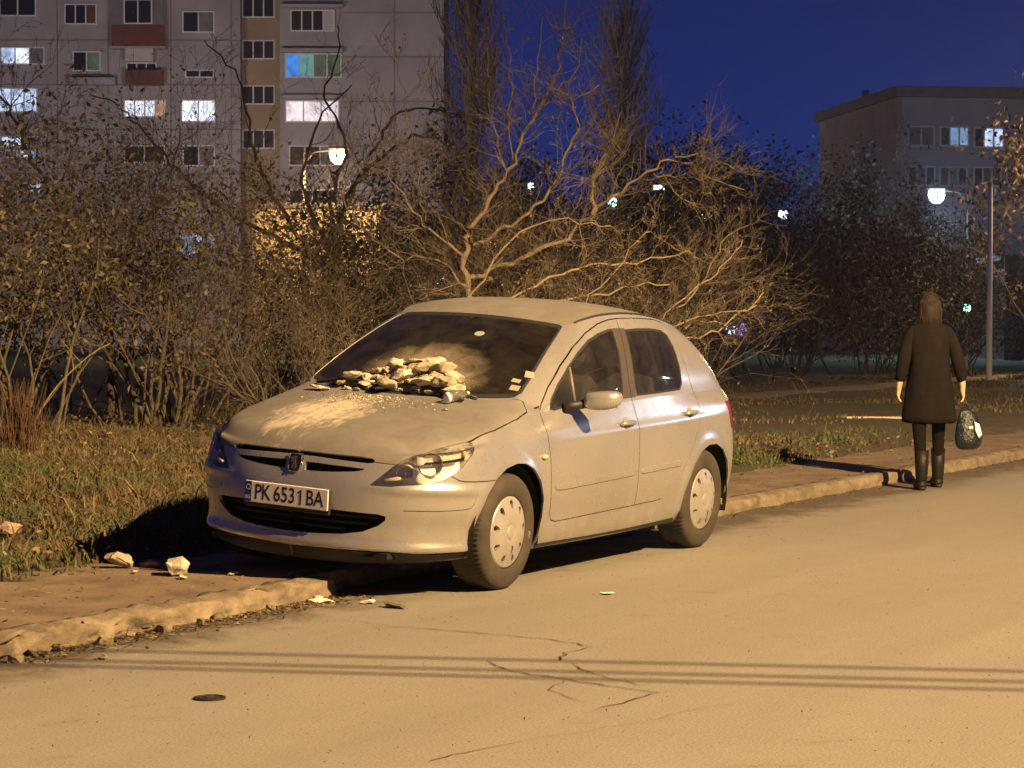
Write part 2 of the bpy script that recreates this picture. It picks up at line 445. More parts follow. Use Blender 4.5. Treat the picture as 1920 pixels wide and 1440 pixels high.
def panel_geo(pieces, side=1, off=0.0, thick=.012, both=False):
    VS, FS, NS = [], [], []
    for (s, V, D), nm in pieces:
        if nm not in D: continue
        T = D[nm]; ids, inv = np.unique(T, return_inverse=True); T = inv.reshape(T.shape)
        uv = V[ids]; P = s.P(uv); Nn = s.Nn(uv); a = s.G
        A = P[T[:, 0]]; fn = np.cross(P[T[:, 1]] - A, P[T[:, 2]] - A)
        fl = (fn * Nn[T[:, 0]]).sum(1) < 0; T = T.copy(); T[fl] = T[fl][:, ::-1]
        P = P + Nn * off
        from collections import Counter
        cnt = Counter(); 
        for t in T:
            for e in ((t[0], t[1]), (t[1], t[2]), (t[2], t[0])): cnt[(min(e), max(e))] += 1
        for sd in ((1, -1) if both else (side,)):
            m = np.array([1, sd, 1]); b = len(VS); VS += list(P * m); NS += list(Nn * m)
            for t in T: FS.append(tuple(int(x) + b for x in (t if sd == 1 else t[::-1])))
            if thick:
                for t in T:
                    for e in ((t[0], t[1]), (t[1], t[2]), (t[2], t[0])):
                        if cnt[(min(e), max(e))] != 1: continue
                        if abs(P[e[0]][1]) < 1e-4 and abs(P[e[1]][1]) < 1e-4: continue
                        i, j = e; c = len(VS); q = [P[j], P[i], P[i] - Nn[i] * thick, P[j] - Nn[j] * thick]
                        n2 = np.cross(q[1] - q[0], q[3] - q[0]); n2 = n2 / (np.linalg.norm(n2) or 1)
                        VS += [x * m for x in q]; NS += [n2 * m] * 4
                        FS.append((c, c + 1, c + 2, c + 3) if sd == 1 else (c + 3, c + 2, c + 1, c))
    return VS, FS, NS
def panel(name, pieces, mat, parent, side=1, off=0.0, thick=.012, both=False, extra=None):
    VS, FS, NS = panel_geo(pieces, side, off, thick, both)
    if not VS: print('EMPTY PANEL', name); return None
    if extra:
        for v, f in extra:
            b = len(VS); VS += [np.array(q) for q in v]; FS += [tuple(i + b for i in q) for q in f]; NS += [np.array((0., 0, 0))] * len(v)
    me = bpy.data.meshes.new(name); me.from_pydata([tuple(v) for v in VS], [], FS); me.materials.append(mat)
    me.polygons.foreach_set('use_smooth', [True] * len(me.polygons)); me.update()
    me.normals_split_custom_set_from_vertices([tuple(n) for n in NS])
    o = bpy.data.objects.new(name, me); col.objects.link(o); o.parent = parent; return o

# outlines in car coordinates (metres, front axle = 0)
FWIN = [(-.515, .948), (-.522, .98), (-.548, 1.012), (-.643, 1.084), (-.816, 1.184), (-.977, 1.258), (-1.15, 1.325), (-1.30, 1.363), (-1.44, 1.386), (-1.51, 1.389), (-1.475, 1.28), (-1.425, 1.13), (-1.40, .992), (-1.0, .976), (-.7, .957), (-.56, .942)]
RWIN = [(-1.665, 1.385), (-1.85, 1.391), (-2.06, 1.390), (-2.23, 1.378), (-2.30, 1.345), (-2.312, 1.28), (-2.305, 1.15), (-2.29, 1.05), (-2.25, 1.014), (-1.9, 1.003), (-1.585, .996), (-1.578, 1.06), (-1.585, 1.15), (-1.622, 1.28)]
BS = [(-1.628, 1.447), (-1.585, 1.36), (-1.53, 1.22), (-1.50, 1.09), (-1.515, .98), (-1.545, .88), (-1.555, .75), (-1.56, .53), (-1.578, .345)]
FD = [(-.388, .87), (-.41, .935), (-.457, .985), (-.562, 1.067), (-.758, 1.184), (-.961, 1.285), (-1.166, 1.363), (-1.36, 1.416), (-1.50, 1.438)] + BS + [(-1.3, .340), (-1.079, .336), (-.70, .328), (-.558, .326), (-.495, .338), (-.462, .38), (-.432, .52), (-.410, .70), (-.395, .80)]
RD = BS[::-1] + [(-1.75, 1.449), (-1.95, 1.449), (-2.2, 1.441), (-2.34, 1.420), (-2.395, 1.375), (-2.392, 1.30), (-2.385, 1.20), (-2.425, 1.06), (-2.492, .95), (-2.500, .86), (-2.455, .77), (-2.37, .665), (-2.281, .576), (-2.165, .47), (-2.044, .39), (-1.97, .358), (-1.85, .350), (-1.70, .349)]
PILL = [(-1.398, .985), (-1.425, 1.13), (-1.475, 1.28), (-1.512, 1.392), (-1.672, 1.392), (-1.622, 1.28), (-1.585, 1.15), (-1.578, .99)]
def circ(cx, cz, r, a0=0, a1=360, n=48): return [(cx + r * math.cos(R(a0 + (a1 - a0) * i / n)), cz + r * math.sin(R(a0 + (a1 - a0) * i / n))) for i in range(n)]
ARCHF = [(.345, .10), (.345, .30), (.318, .43), (.268, .535), (.19, .615), (.09, .662), (-.02, .682), (-.12, .676), (-.21, .643), (-.29, .575), (-.34, .47), (-.362, .36), (-.365, .10)]
ARCHR = [(-2.29, .10), (-2.29, .30), (-2.33, .44), (-2.40, .545), (-2.50, .622), (-2.62, .660), (-2.74, .660), (-2.86, .620), (-2.95, .54), (-3.0, .42), (-3.02, .30), (-3.02, .10)]
HL3 = [(.776, .445, .576), (.745, .489, .622), (.709, .533, .672), (.662, .589, .716), (.60, .625, .742), (.525, .661, .762), (.46, .695, .779), (.395, .725, .793), (.345, .748, .803), (.312, .765, .800), (.325, .785, .772), (.389, .802, .728), (.442, .792, .684), (.512, .766, .637), (.562, .736, .611), (.61, .70, .597), (.652, .66, .588), (.74, .541, .574)]
def scale3(P, k):
    c = np.mean(np.array(P), 0); return [c + (np.array(p) - c) * k for p in P]
GRU = [(-.02, .713), (.36, .711), (.425, .706), (.440, .696), (.432, .684), (.405, .681), (.25, .686), (.116, .691), (-.02, .692)]
GRL = [(.060, .661), (.30, .656), (.400, .652), (.385, .643), (.346, .634), (.228, .622), (.12, .617), (.060, .616)]
INT = [(-.02, .434), (.26, .431), (.49, .425), (.525, .416), (.522, .395), (.486, .362), (.41, .327), (.30, .306), (.134, .295), (-.02, .293)]
UVP = lambda *q: [np.array(p, float) for p in q]
HOODLOW = [(.002, .699), (.395, .699), (.445, .690), (.56, .684), (.62, .690)]
HOODTOP = [(.40, .732), (.30, .757), (.09, .775), (-.16, .773), (-.29, .762), (-.338, .712), (-.29, .60), (-.185, .4), (-.14, .2), (-.135, .002)]
LAMPT = [(-2.945, .925), (-3.0, .83), (-3.03, .75), (-3.4, .74), (-3.4, .93)]

uvs = lambda s, pts, axis, step=.02, smooth=False: to_uv(s, out3(pts, axis, step, smooth))
hl3r = lambda k: resample(scale3(HL3, k), .02)
def hl_poly(s, k): return to_uv(s, hl3r(k))
FDs, RDs = offset2(FD, -.003), offset2(RD, -.003)
doorgap = [('gap', strip2(BS, .008))]
low_regs = [
    (None, uvs(LOW, ARCHF, 'side')), (None, uvs(LOW, ARCHR, 'side')),
    (None, uvs(LOW, strip2(BS, .007), 'side')),
    ('door_f', uvs(LOW, FDs, 'side')), ('door_r', uvs(LOW, RDs, 'side')),
    (None, uvs(LOW, offset2(FD, .003), 'side')), (None, uvs(LOW, offset2(RD, .003), 'side')),
    ('lens', hl_poly(LOW, 1.0)), (None, hl_poly(LOW, 1.025)),
    (None, uvs(LOW, GRU, 'front', .015)), (None, uvs(LOW, GRL, 'front', .015)), (None, uvs(LOW, INT, 'front', .015)),
    ('tail_lamp', uvs(LOW, LAMPT, 'side')),
    ('lip', [np.array(p, float) for p in ((0, 0), (8.0, 0), (8.0, 1.75), (0, 1.85))]),
    (None, to_uv(LOW, [p + np.array([0, 0, dz]) for dz in (.0022, -.0022) for p in (lambda L: L if dz > 0 else L[::-1])(resample([(.70, .60, .4500), (.674, .639, .451), (.58, .72, .453), (.483, .787, .456), (.42, .815, .459), (.392, .829, .466), (.372, .838, .49), (.358, .847, .545)], .02, False))])),
    (None, uvs(LOW, strip2([(.53, .645), (.47, .612), (.44, .606), (.36, .603), (.20, .606)], .005), 'side')),
    ('hood', to_uv(LOW, [cast(q, 'front') for q in resample(HOODLOW, .015, False)]) + UVP((4.2, 9.3), (4.6, 10.05), (-.05, 10.05), (-.05, 9.0))),
    (None, uvs(LOW, [(-.02, .695), (.395, .695), (.445, .686), (.58, .680), (.58, .686), (.45, .690), (.395, .699), (-.02, .699)], 'front')),
    ('bumper', to_uv(LOW, [cast(q, 'side') for q in resample([(.53, .648), (.47, .612), (.44, .606), (.36, .603), (.24, .605)], .02, False)]) + UVP((8.0, 7.2), (8.0, -.05), (-.05, -.05), (-.05, 10.05), (3.2, 10.05), (4.6, 8.5))),
]
def hood_uv(d):
    q = offset2(HOODTOP + [(1.0, 0), (1.0, .7)], d)[:len(HOODTOP)]
    return UVP((-.05, -.05), (5.2, -.05)) + to_uv(HOOD, [cast(p, 'top') for p in resample(q, .02, False)]) + UVP((-.05, HOOD.V - .02))
hood_regs = [('lens', hl_poly(HOOD, 1.0)), (None, hl_poly(HOOD, 1.025)), ('hood', hood_uv(-.002)), (None, hood_uv(.004))]
WSG = [np.array(p, float) for p in ((0, .42), (3.0, .42), (4.2, .50), (4.62, .75), (4.72, 1.4), (4.72, 4.8), (4.62, 5.45), (4.2, 5.62), (3.0, 5.72), (0, 5.72))]
WSB = [np.array(p, float) for p in ((0, .12), (3.0, .12), (4.4, .16), (4.85, .4), (4.97, 1.4), (4.97, 4.9), (4.85, 5.78), (4.2, 5.93), (3.0, 5.95), (0, 5.95))]
RG = [np.array(p, float) for p in ((18, .4), (16.2, .4), (15.7, .9), (15.75, 5.0), (16.2, 5.5), (18, 5.5))]
gh_regs = [('glass_f', uvs(GHS, offset2(FWIN, -.014), 'side')), ('rub_f', uvs(GHS, FWIN, 'side')), ('glass_r', uvs(GHS, offset2(RWIN, -.014), 'side')), ('rub_r', uvs(GHS, RWIN, 'side')),
    (None, uvs(GHS, strip2(BS, .006), 'side')), ('pillar', uvs(GHS, PILL, 'side')),
    ('door_f', uvs(GHS, FDs, 'side')), ('door_r', uvs(GHS, RDs, 'side')), (None, uvs(GHS, offset2(FD, .003), 'side')), (None, uvs(GHS, offset2(RD, .003), 'side')),
    ('windshield', resample(WSG, .3)), ('band', resample(WSB, .3)), ('rear_glass', resample(RG, .3))]
pLOW = panelize(LOW, low_regs); pHOOD = panelize(HOOD, hood_regs, .1, .25); pGH = panelize(GHS, gh_regs, .1, .2); pROOF = panelize(ROOF, [], .12, .15)

# ------------------------------------------------------------------ car materials
def paint(name, dusty=False, plaster=True):
    m, nt, b = mat_new(name)
    t = N(nt, 'ShaderNodeTexCoord'); f = noise(nt, 1.7, 5, .6, coord='Object'); f2 = noise(nt, 11, 6, .65, coord='Object'); f3 = noise(nt, 240, 2, .5, coord='Object')
    base = ramp(nt, f, [(.3, (.355, .350, .350)), (.7, (.430, .424, .424))])
    grime = ramp(nt, f2, [(.42, (0, 0, 0)), (.72, (1, 1, 1))])
    sz = N(nt, 'ShaderNodeSeparateXYZ'); nt.links.new(t.outputs['Object'], sz.inputs[0])
    lo = N(nt, 'ShaderNodeMapRange', i={1: .62, 2: .20, 3: 0.0, 4: .8}); nt.links.new(sz.outputs['Z'], lo.inputs[0])
    mm = N(nt, 'ShaderNodeMath', operation='MULTIPLY'); nt.links.new(lo.outputs[0], mm.inputs[0]); nt.links.new(grime, mm.inputs[1])
    c = mix(nt, mm.outputs[0], base, (.33, .28, .21)); c = mix(nt, f3, c, (.62, .59, .54)) if False else c
    rough = N(nt, 'ShaderNodeMapRange', i={1: .3, 2: .75, 3: .25, 4: .35}); nt.links.new(f2, rough.inputs[0])
    met = .56
    if dusty:
        # plaster powder washed down the hood in streaks, thickest under the broken plaster
        mp = N(nt, 'ShaderNodeMapping'); mp.inputs['Location'].default_value = (-.62, .42, 0); mp.inputs['Scale'].default_value = (1.75, 2.7, 0)
        nt.links.new(t.outputs['Object'], mp.inputs[0]); gr = N(nt, 'ShaderNodeTexGradient', gradient_type='SPHERICAL'); nt.links.new(mp.outputs[0], gr.inputs[0])
        mp2 = N(nt, 'ShaderNodeMapping'); mp2.inputs['Rotation'].default_value = (0, 0, .45); mp2.inputs['Scale'].default_value = (2.2, 11, 3); nt.links.new(t.outputs['Object'], mp2.inputs[0])
        st = noise(nt, 2.2, 8, .68, 1.6, vec=mp2.outputs[0]); cl = noise(nt, 6, 7, .7, .8)
        def ma(op, a_, b_):
            q = N(nt, 'ShaderNodeMath', operation=op)
            for k_, v_ in ((0, a_), (1, b_)):
                if hasattr(v_, 'node'): nt.links.new(v_, q.inputs[k_])
                else: q.inputs[k_].default_value = v_
            return q.outputs[0]
        tot = ma('ADD', ma('MULTIPLY', gr.outputs['Fac'], 1.15), ma('ADD', ma('MULTIPLY', ma('SUBTRACT', st, .5), 1.7), ma('MULTIPLY', ma('SUBTRACT', cl, .5), 2.1)))
        dm = ramp(nt, ma('MULTIPLY', tot, ma('MINIMUM', ma('MULTIPLY', gr.outputs['Fac'], 4.0), 1.0)), [(.30, (0, 0, 0)), (.52, (.40, .40, .40)), (.9, (.95, .95, .95))])
        dark_tone = ramp(nt, noise(nt, 4.5, 8, .7, .8), [(.3, (.58, .58, .58)), (.75, (.88, .88, .88))])  # darker matte tone mixed over the hood and roof paint
        c = mix(nt, dark_tone, c, (.070, .062, .054)); c = mix(nt, dm, c, (.46, .41, .34)) if plaster else c
        mx = N(nt, 'ShaderNodeMath', operation='MAXIMUM'); nt.links.new(dark_tone, mx.inputs[0])
        if plaster: nt.links.new(dm, mx.inputs[1])
        mr = N(nt, 'ShaderNodeMapRange', i={1: 0.0, 2: 1.0, 3: .62, 4: 0.0}); nt.links.new(mx.outputs[0], mr.inputs[0]); nt.links.new(mr.outputs[0], b.inputs['Metallic'])
        rr = N(nt, 'ShaderNodeMapRange', i={1: 0.0, 2: 1.0, 3: .36, 4: .9}); nt.links.new(mx.outputs[0], rr.inputs[0]); nt.links.new(rr.outputs[0], b.inputs['Roughness'])
        bump(nt, b, dm, .25, .003)
    else:
        nt.links.new(rough.outputs[0], b.inputs['Roughness']); b.inputs['Metallic'].default_value = met
        b.inputs['Coat Weight'].default_value = .5; b.inputs['Coat Roughness'].default_value = .12
    nt.links.new(c, b.inputs['Base Color']); return m
def glass(name, tint=.55, dust=.08, dcol=(.45, .40, .33), heap=False):
    m, nt, b = mat_new(name); nt.nodes.remove(b); out = nt.nodes['Material Output']
    tr = N(nt, 'ShaderNodeBsdfTransparent'); tr.inputs[0].default_value = (tint, tint * 1.02, tint, 1); gl = N(nt, 'ShaderNodeBsdfGlossy'); gl.inputs['Roughness'].default_value = .02
    fr = N(nt, 'ShaderNodeFresnel', i={'IOR': 1.5}); a = N(nt, 'ShaderNodeMixShader'); nt.links.new(fr.outputs[0], a.inputs[0]); nt.links.new(tr.outputs[0], a.inputs[1]); nt.links.new(gl.outputs[0], a.inputs[2])
    df = N(nt, 'ShaderNodeBsdfDiffuse'); df.inputs[0].default_value = (*dcol, 1)
    f = ramp(nt, noise(nt, 5, 7, .65, .5), [(.35, (dust * .4,) * 3), (.75, (dust * 1.6,) * 3)])
    if heap:      # plaster powder lies thick on the glass round the heap
        t = N(nt, 'ShaderNodeTexCoord'); mp = N(nt, 'ShaderNodeMapping'); mp.inputs['Location'].default_value = (.62, -.10, -2.2); mp.inputs['Scale'].default_value = (2.0, 1.9, 2.0); nt.links.new(t.outputs['Object'], mp.inputs[0])
        gr = N(nt, 'ShaderNodeTexGradient', gradient_type='SPHERICAL'); nt.links.new(mp.outputs[0], gr.inputs[0]); mu_ = N(nt, 'ShaderNodeMath', operation='MULTIPLY'); nt.links.new(gr.outputs['Fac'], mu_.inputs[0]); nt.links.new(noise(nt, 7, 6, .7, .6), mu_.inputs[1])
        g2 = ramp(nt, mu_.outputs[0], [(.10, (0, 0, 0)), (.46, (.66, .66, .66))]); f = mix(nt, 1.0, f, g2, 'ADD')
    z = N(nt, 'ShaderNodeMixShader'); nt.links.new(f, z.inputs[0]); nt.links.new(a.outputs[0], z.inputs[1]); nt.links.new(df.outputs[0], z.inputs[2]); nt.links.new(z.outputs[0], out.inputs[0]); return m
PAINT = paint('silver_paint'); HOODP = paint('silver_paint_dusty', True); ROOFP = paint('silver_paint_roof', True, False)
GLS = glass('window_glass', .60, .035); WSM = glass('windshield_glass', .45, .035, (.42, .36, .27), True); LENS = glass('lamp_lens', .93, .03)
BLK = simple('black_plastic', (.018, .017, .017), .55); RUBB = simple('black_rubber', (.012, .012, .012), .7); DARK = simple('dark_void', (.006, .006, .006), .95)
PILM = simple('pillar_black', (.055, .045, .038), .5)
CHR = simple('chrome', (.75, .74, .72), .12, 1.0); REFL = simple('reflector', (.72, .71, .69), .22, .8)
TYRE = mottled('tyre_rubber', (.030, .025, .021), (.06, .048, .036), 9, .85, .35, 60, .004)
CAPM = mottled('hubcap_silver', (.29, .28, .265), (.37, .36, .345), 7, .42, 0, Metallic=.3)
SEAT = mottled('seat_cloth', (.022, .022, .026), (.04, .04, .045), 20, .95, .2, 200, .003); TRIMI = simple('cabin_plastic', (.035, .033, .032), .6)
PLW = simple('plate_white', (.62, .62, .64), .35); PLB = simple('plate_blue', (.01, .02, .22), .4)
REDL = simple('red_lens', (.17, .022, .018), .15, 0, Coat_Weight=.6)

# ------------------------------------------------------------------ the car
RA = math.atan(.1 / 1.5)
car = thing('parked_car', 'dusty silver five-door hatchback parked half on the kerb with broken plaster heaped on its windshield', 'car', (0, .85 - .85 * math.cos(RA), .85 * math.sin(RA)), (-RA, 0, 0))
def c2w(p): return car_M @ Vector(p)
car_M = Matrix.Translation(car.location) @ Matrix.Rotation(-RA, 4, 'X')
panel('body', [(pLOW, 'body'), (pHOOD, 'body'), (pGH, 'body')], PAINT, car, both=True)
# the roof is a part of its own, with its drip rails
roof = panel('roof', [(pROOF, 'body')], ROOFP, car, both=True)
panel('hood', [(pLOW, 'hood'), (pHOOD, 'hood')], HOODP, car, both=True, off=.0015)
bumper = panel('front_bumper', [(pLOW, 'bumper')], PAINT, car, both=True, thick=.02)
panel('bumper_lip', [(pLOW, 'lip')], BLK, car, both=True, off=-.004)
ws = panel('windshield', [(pGH, 'windshield')], WSM, car, both=True, off=-.004, thick=0)
panel('glass_surround', [(pGH, 'band')], RUBB, ws, both=True, off=-.0035, thick=.004)
panel('rear_window', [(pGH, 'rear_glass')], GLS, car, both=True, off=-.004, thick=0)
doors = []
for sd in (1, -1):
    panel('tail_lamp', [(pLOW, 'tail_lamp')], REDL, car, side=sd, off=.004)
    for k, nm in (('f', 'front_door'), ('r', 'rear_door')):
        d = panel(nm, [(pLOW, 'door_' + k), (pGH, 'door_' + k)], PAINT, car, side=sd); doors.append((d, k, sd))
        panel('window', [(pGH, 'glass_' + k)], GLS, d, side=sd, off=-.006, thick=0)
        panel('window_seal', [(pGH, 'rub_' + k)], RUBB, d, side=sd, off=-.003, thick=.006)
# pillar covers between the side windows
for sd in (1, -1): panel('pillar_cover', [(pGH, 'pillar')], PILM, car, side=sd, off=-.001, thick=.006)

def on_side(x, z, off=0, sd=1):
    p = cast((x, z), 'side'); h = None
    for s in (LOW, GHS):
        q = near_uv(s, p); e = s.P([q])[0]
        if np.linalg.norm(e - p) < .003: h = s.Nn([q])[0]; break
    if h is None: h = np.array([0, 1, 0])
    v = p + h * off; return np.array([v[0], v[1] * sd, v[2]]), h * np.array([1, sd, 1])
def side_strip(name, xs, zf, hh, th, mat, parent, sd):
    """rounded moulding that follows the side of the body"""
    mb = MB(); rows = []; n = len(xs)
    for i, x in enumerate(xs):
        e = 1.0 if 0 < i < n - 1 else .55
        z = zf(x); pr = [(z - hh * e, -.004), (z - hh * e, th * .5 * e), (z - hh * .7 * e, th * e), (z + hh * .6 * e, th * e), (z + hh * e, th * .4 * e), (z + hh * e, -.004)]
        rows.append([on_side(x, q, o, sd)[0] for q, o in pr])
    vs = [p for r in rows for p in r]; k = 6; fs = []
    for i in range(n - 1):
        for j in range(k - 1):
            q = (i * k + j, (i + 1) * k + j, (i + 1) * k + j + 1, i * k + j + 1); fs.append(q if sd < 0 else q[::-1])
    fs += [tuple(range(k)) if sd > 0 else tuple(range(k))[::-1], tuple((n - 1) * k + j for j in range(k))[::1 if sd < 0 else -1]]
    mb.add(vs, fs); return mb.build(name, mat, parent, False)
stripz = lambda x: .519 - (x + .46) * .028
for d, k, sd in doors:
    a, b = ((-.485, -1.535) if k == 'f' else (-1.585, -2.20))
    side_strip('side_moulding', list(np.linspace(a, b, 16)), stripz, .0175, .009, PAINT, d, sd)
    # door handle: recess dish and grip bar
    hx, hz = (-1.385, .838) if k == 'f' else (-2.33, .868)
    c, nn = on_side(hx, hz, .001, sd); hb = MB(); t = Vector((1, 0, 0)); nv = Vector(nn); t = (t - nv * t.dot(nv)).normalized(); u = nv.cross(t) * sd
    def P_(a_, b_, o_): return Vector(c) + t * a_ + u * (b_) * (1 if (nv.cross(t) * sd).z > 0 else -1) + nv * o_
    pts = [P_(-.085, .0, .002), P_(-.065, .002, .020), P_(-.02, .003, .029), P_(.03, .003, .029), P_(.07, .001, .018), P_(.088, 0, .002)]
    hb.tube(pts, [.009, .013, .0145, .0145, .013, .009], 10); h = hb.build('door_handle', PAINT, d, True)
    dm = MB(); vs = []; 
    for rr, oo in ((.036, .0012), (.030, .0004), (.018, .0002)):
        for q in range(20): w = 2 * math.pi * q / 20; vs.append(P_(.0 + rr * 1.1 * math.cos(w), .006 + rr * .95 * math.sin(w), oo + .0012))
    vs.append(P_(0, .006, .0014)); fs = []
    for r_ in range(2):
        for q in range(20): q2 = (q + 1) % 20; fs.append((r_ * 20 + q, r_ * 20 + q2, r_ * 20 + 20 + q2, r_ * 20 + 20 + q))
    for q in range(20): fs.append((40 + q, 40 + (q + 1) % 20, 60))
    dm.add(vs, fs); dm.build('handle_recess', PILM if False else simple('recess', (.25, .22, .18), .6), d, True)
    if k == 'f':       # divider bar of the quarter window
        fb = MB(); lo, _ = on_side(-.795, .975, .001, sd); hi, _ = on_side(-.820, 1.175, .001, sd); fb.tube([lo, (lo + hi) / 2 + np.array([0, .002 * sd, 0]), hi], .010, 6); fb.build('window_divider', simple('divider', (.14, .125, .11), .5), d, True)
# drip rails
for sd in (1, -1):
    g = MB(); pts = []
    for i in range(6, 14):
        T = np.array(GH[i][1]); pts.append((T[0], T[1] * sd, T[2] + .0005))
    pts = resample(pts, .05, False, True); g.tube(pts, [.0075] * len(pts), 6); g.build('drip_rail', RUBB, roof, True)
    sr, nn = on_side(-.335, .70, .004, sd); s2 = MB(); s2.tube([sr + np.array([.028, 0, 0]), sr + np.array([.012, .004 * sd, .002]), sr + np.array([-.012, .004 * sd, .002]), sr - np.array([.028, 0, 0])], [.004, .013, .013, .004], 8); s2.build('side_repeater', simple('repeater', (.7, .5, .25), .2), car, True)

# inner dark shells: close the gaps and make the wheel housings
sh_low = panelize(LOW, [(None, uvs(LOW, offset2(ARCHF, .01), 'side')), (None, uvs(LOW, offset2(ARCHR, .01), 'side')), (None, hl_poly(LOW, 1.12)), (None, uvs(LOW, offset2(GRU, .012), 'front')), (None, uvs(LOW, offset2(GRL, .012), 'front')), (None, uvs(LOW, offset2(INT, .012), 'front'))], .25, .5)
sh_hood = panelize(HOOD, [(None, hl_poly(HOOD, 1.12))], .25, .5)
VS, FS, NS = panel_geo([(sh_low, 'body'), (sh_hood, 'body')], off=-.026, thick=0, both=True)
ub = MB(); ub.add(VS, FS)
for cx in (0.0, -2.64):
    for sd in (1, -1):
        prof = []; nseg = 20
        vs = []; fs = []
        for i in range(nseg + 1):
            w = math.pi * (-.08 + 1.16 * i / nseg)
            for yy, rr in ((.84, .375), (.70, .400), (.55, .39)): vs.append((cx + rr * math.cos(w), yy * sd, max(.20, .30 + rr * math.sin(w))))
        for i in range(nseg):
            for j in range(2): fs.append((i * 3 + j, i * 3 + j + 1, i * 3 + 4 + j, i * 3 + 3 + j))
        ub.add(vs, fs); vs = [(cx + .39 * math.cos(2 * math.pi * i / 24), .55 * sd, max(.20, .30 + .39 * math.sin(2 * math.pi * i / 24))) for i in range(24)]; ub.add(vs, [tuple(range(24))])
ub.box((-1.25, 0, .21), (4.0, 1.10, .03)); ub.box((-1.3, .70, .205), (1.85, .24, .03)); ub.box((-1.3, -.70, .205), (1.85, .24, .03)); ub.box((.50, 0, .22), (.4, 1.0, .03)); ub.box((-3.05, 0, .24), (.4, 1.2, .03))
ub.box((.62, 0, .36), (.02, .95, .18)); ub.box((.66, 0, .66), (.02, .66, .10))
# silencer and jacking points
ub.box((-2.0, .78, .185), (.05, .02, .06))
ub.build('underbody', DARK, car)

# grille bars, badge, plate
gm = MB()
for z in (.40, .365, .33):
    w = .50 if z > .38 else (.45 if z > .35 else .36); gm.tube([(ell(th, .10, .81, .86)[0] - .02, ell(th, .10, .81, .86)[1] * sg, z) for sg, L in ((-1, range(40, 0, -8)), (1, range(0, 41, 8))) for th in L if ell(th, .1, .81, .86)[1] < w + .03], .006, 5)
gm.build('intake_grille', BLK, bumper)
bd = MB()
sh = [(-.040, .088), (.040, .088), (.046, .060), (.040, -.0), (.022, -.012), (-.022, -.012), (-.040, 0), (-.046, .060)]
vs = [(.800 + .004, y, .612 + z) for y, z in sh] + [(.828 - (z + .012) * .28 * .6, y * .86, .612 + z * .93 + .002) for y, z in sh]
bd.add(vs, [tuple(range(8, 16))] + [(i, (i + 1) % 8, 8 + (i + 1) % 8, 8 + i) for i in range(8)]); badge = bd.build('badge_shield', simple('badge_dark', (.03, .028, .028), .25, .3), car)
fr = MB()
for i in range(8):
    a, b = vs[8 + i], vs[8 + (i + 1) % 8]; fr.tube([a, b], .0035, 6)
fr.build('badge_rim', CHR, badge, True)
# a standing beast in relief, paws raised
def slab(mb, poly, y0_, zc, x0, th=.004, sc=1.0, xs=.0):
    n = len(poly); f0 = [(x0 - (zc + z * sc - .612) * .17, y0_ + y * sc, zc + z * sc) for y, z in poly]; f1 = [(p[0] + th, p[1], p[2]) for p in f0]
    mb.add(f0 + f1, [tuple(range(n, 2 * n)), tuple(range(n))[::-1]] + [(i, (i + 1) % n, n + (i + 1) % n, n + i) for i in range(n)])
lion = [(-.010, -.034), (-.004, -.034), (-.003, -.018), (.006, -.010), (.012, -.022), (.010, -.034), (.016, -.034), (.019, -.018), (.013, .002), (.010, .016), (.014, .026), (.006, .036), (-.004, .034), (-.010, .026), (-.022, .028), (-.024, .022), (-.010, .016), (-.020, .008), (-.022, .002), (-.008, .004), (-.002, -.006), (-.012, -.018)]
lb = MB(); slab(lb, lion, 0, .652, .8335, .005, .92); lb.build('badge_emblem', simple('badge_relief', (.20, .19, .185), .3, .8), badge)
for o_, z_ in ((.030, .012),):
    pass
pl = MB(); pc = Vector((.862, -.013, .478)); pl.box(pc, (.010, .520, .112), bev=.004); plate = pl.build('number_plate', PLW, bumper)
MB().box(pc + Vector((-.010, 0, -.012)), (.014, .535, .132), bev=.005).build('plate_holder', BLK, plate)
MB().box(pc + Vector((.0052, -.238, 0)), (.0015, .042, .108)).build('plate_band', PLB, plate)
st = MB()
for i in range(12):
    w = 2 * math.pi * i / 12; st.box(pc + Vector((.0064, -.238 + .013 * math.cos(w), .022 + .013 * math.sin(w))), (.001, .0034, .0034))
st.build('band_stars', simple('star_yellow', (.7, .55, .05), .5), plate)
def text_mesh(name, s, size, mat, parent, loc, M, ext=.0004, sx=1.0, align='CENTER'):
    cu = bpy.data.curves.new(name, 'FONT'); cu.body = s; cu.size = size; cu.extrude = ext; cu.align_x = align; cu.align_y = 'CENTER'; cu.offset = .0012 if size > .05 else 0
    o = bpy.data.objects.new(name, cu); col.objects.link(o); bpy.context.view_layer.update()
    me = bpy.data.meshes.new_from_object(o.evaluated_get(bpy.context.evaluated_depsgraph_get())); bpy.data.objects.remove(o)
    for v in me.vertices: v.co.x *= sx
    me.transform(M.to_4x4()); me.materials.clear(); me.materials.append(mat); me.name = name
    o = bpy.data.objects.new(name, me); col.objects.link(o); o.parent = parent; o.location = loc; return o
MF = Matrix(((0, 0, 1), (1, 0, 0), (0, 1, 0)))          # text plane facing +x, reading along +y
PLT = simple('plate_black', (.012, .012, .014), .5)
for ch, yy in (('P', -.176), ('K', -.126), ('6', -.056), ('5', -.010), ('3', .036), ('B', .148), ('A', .203)): text_mesh('plate_character', ch, .112, PLT, plate, pc + Vector((.0052, yy, -.002)), MF, sx=.80)
one = [(-.016, .018), (-.016, .026), (.000, .038), (.008, .038), (.008, -.038), (-.002, -.038), (-.002, .026)]
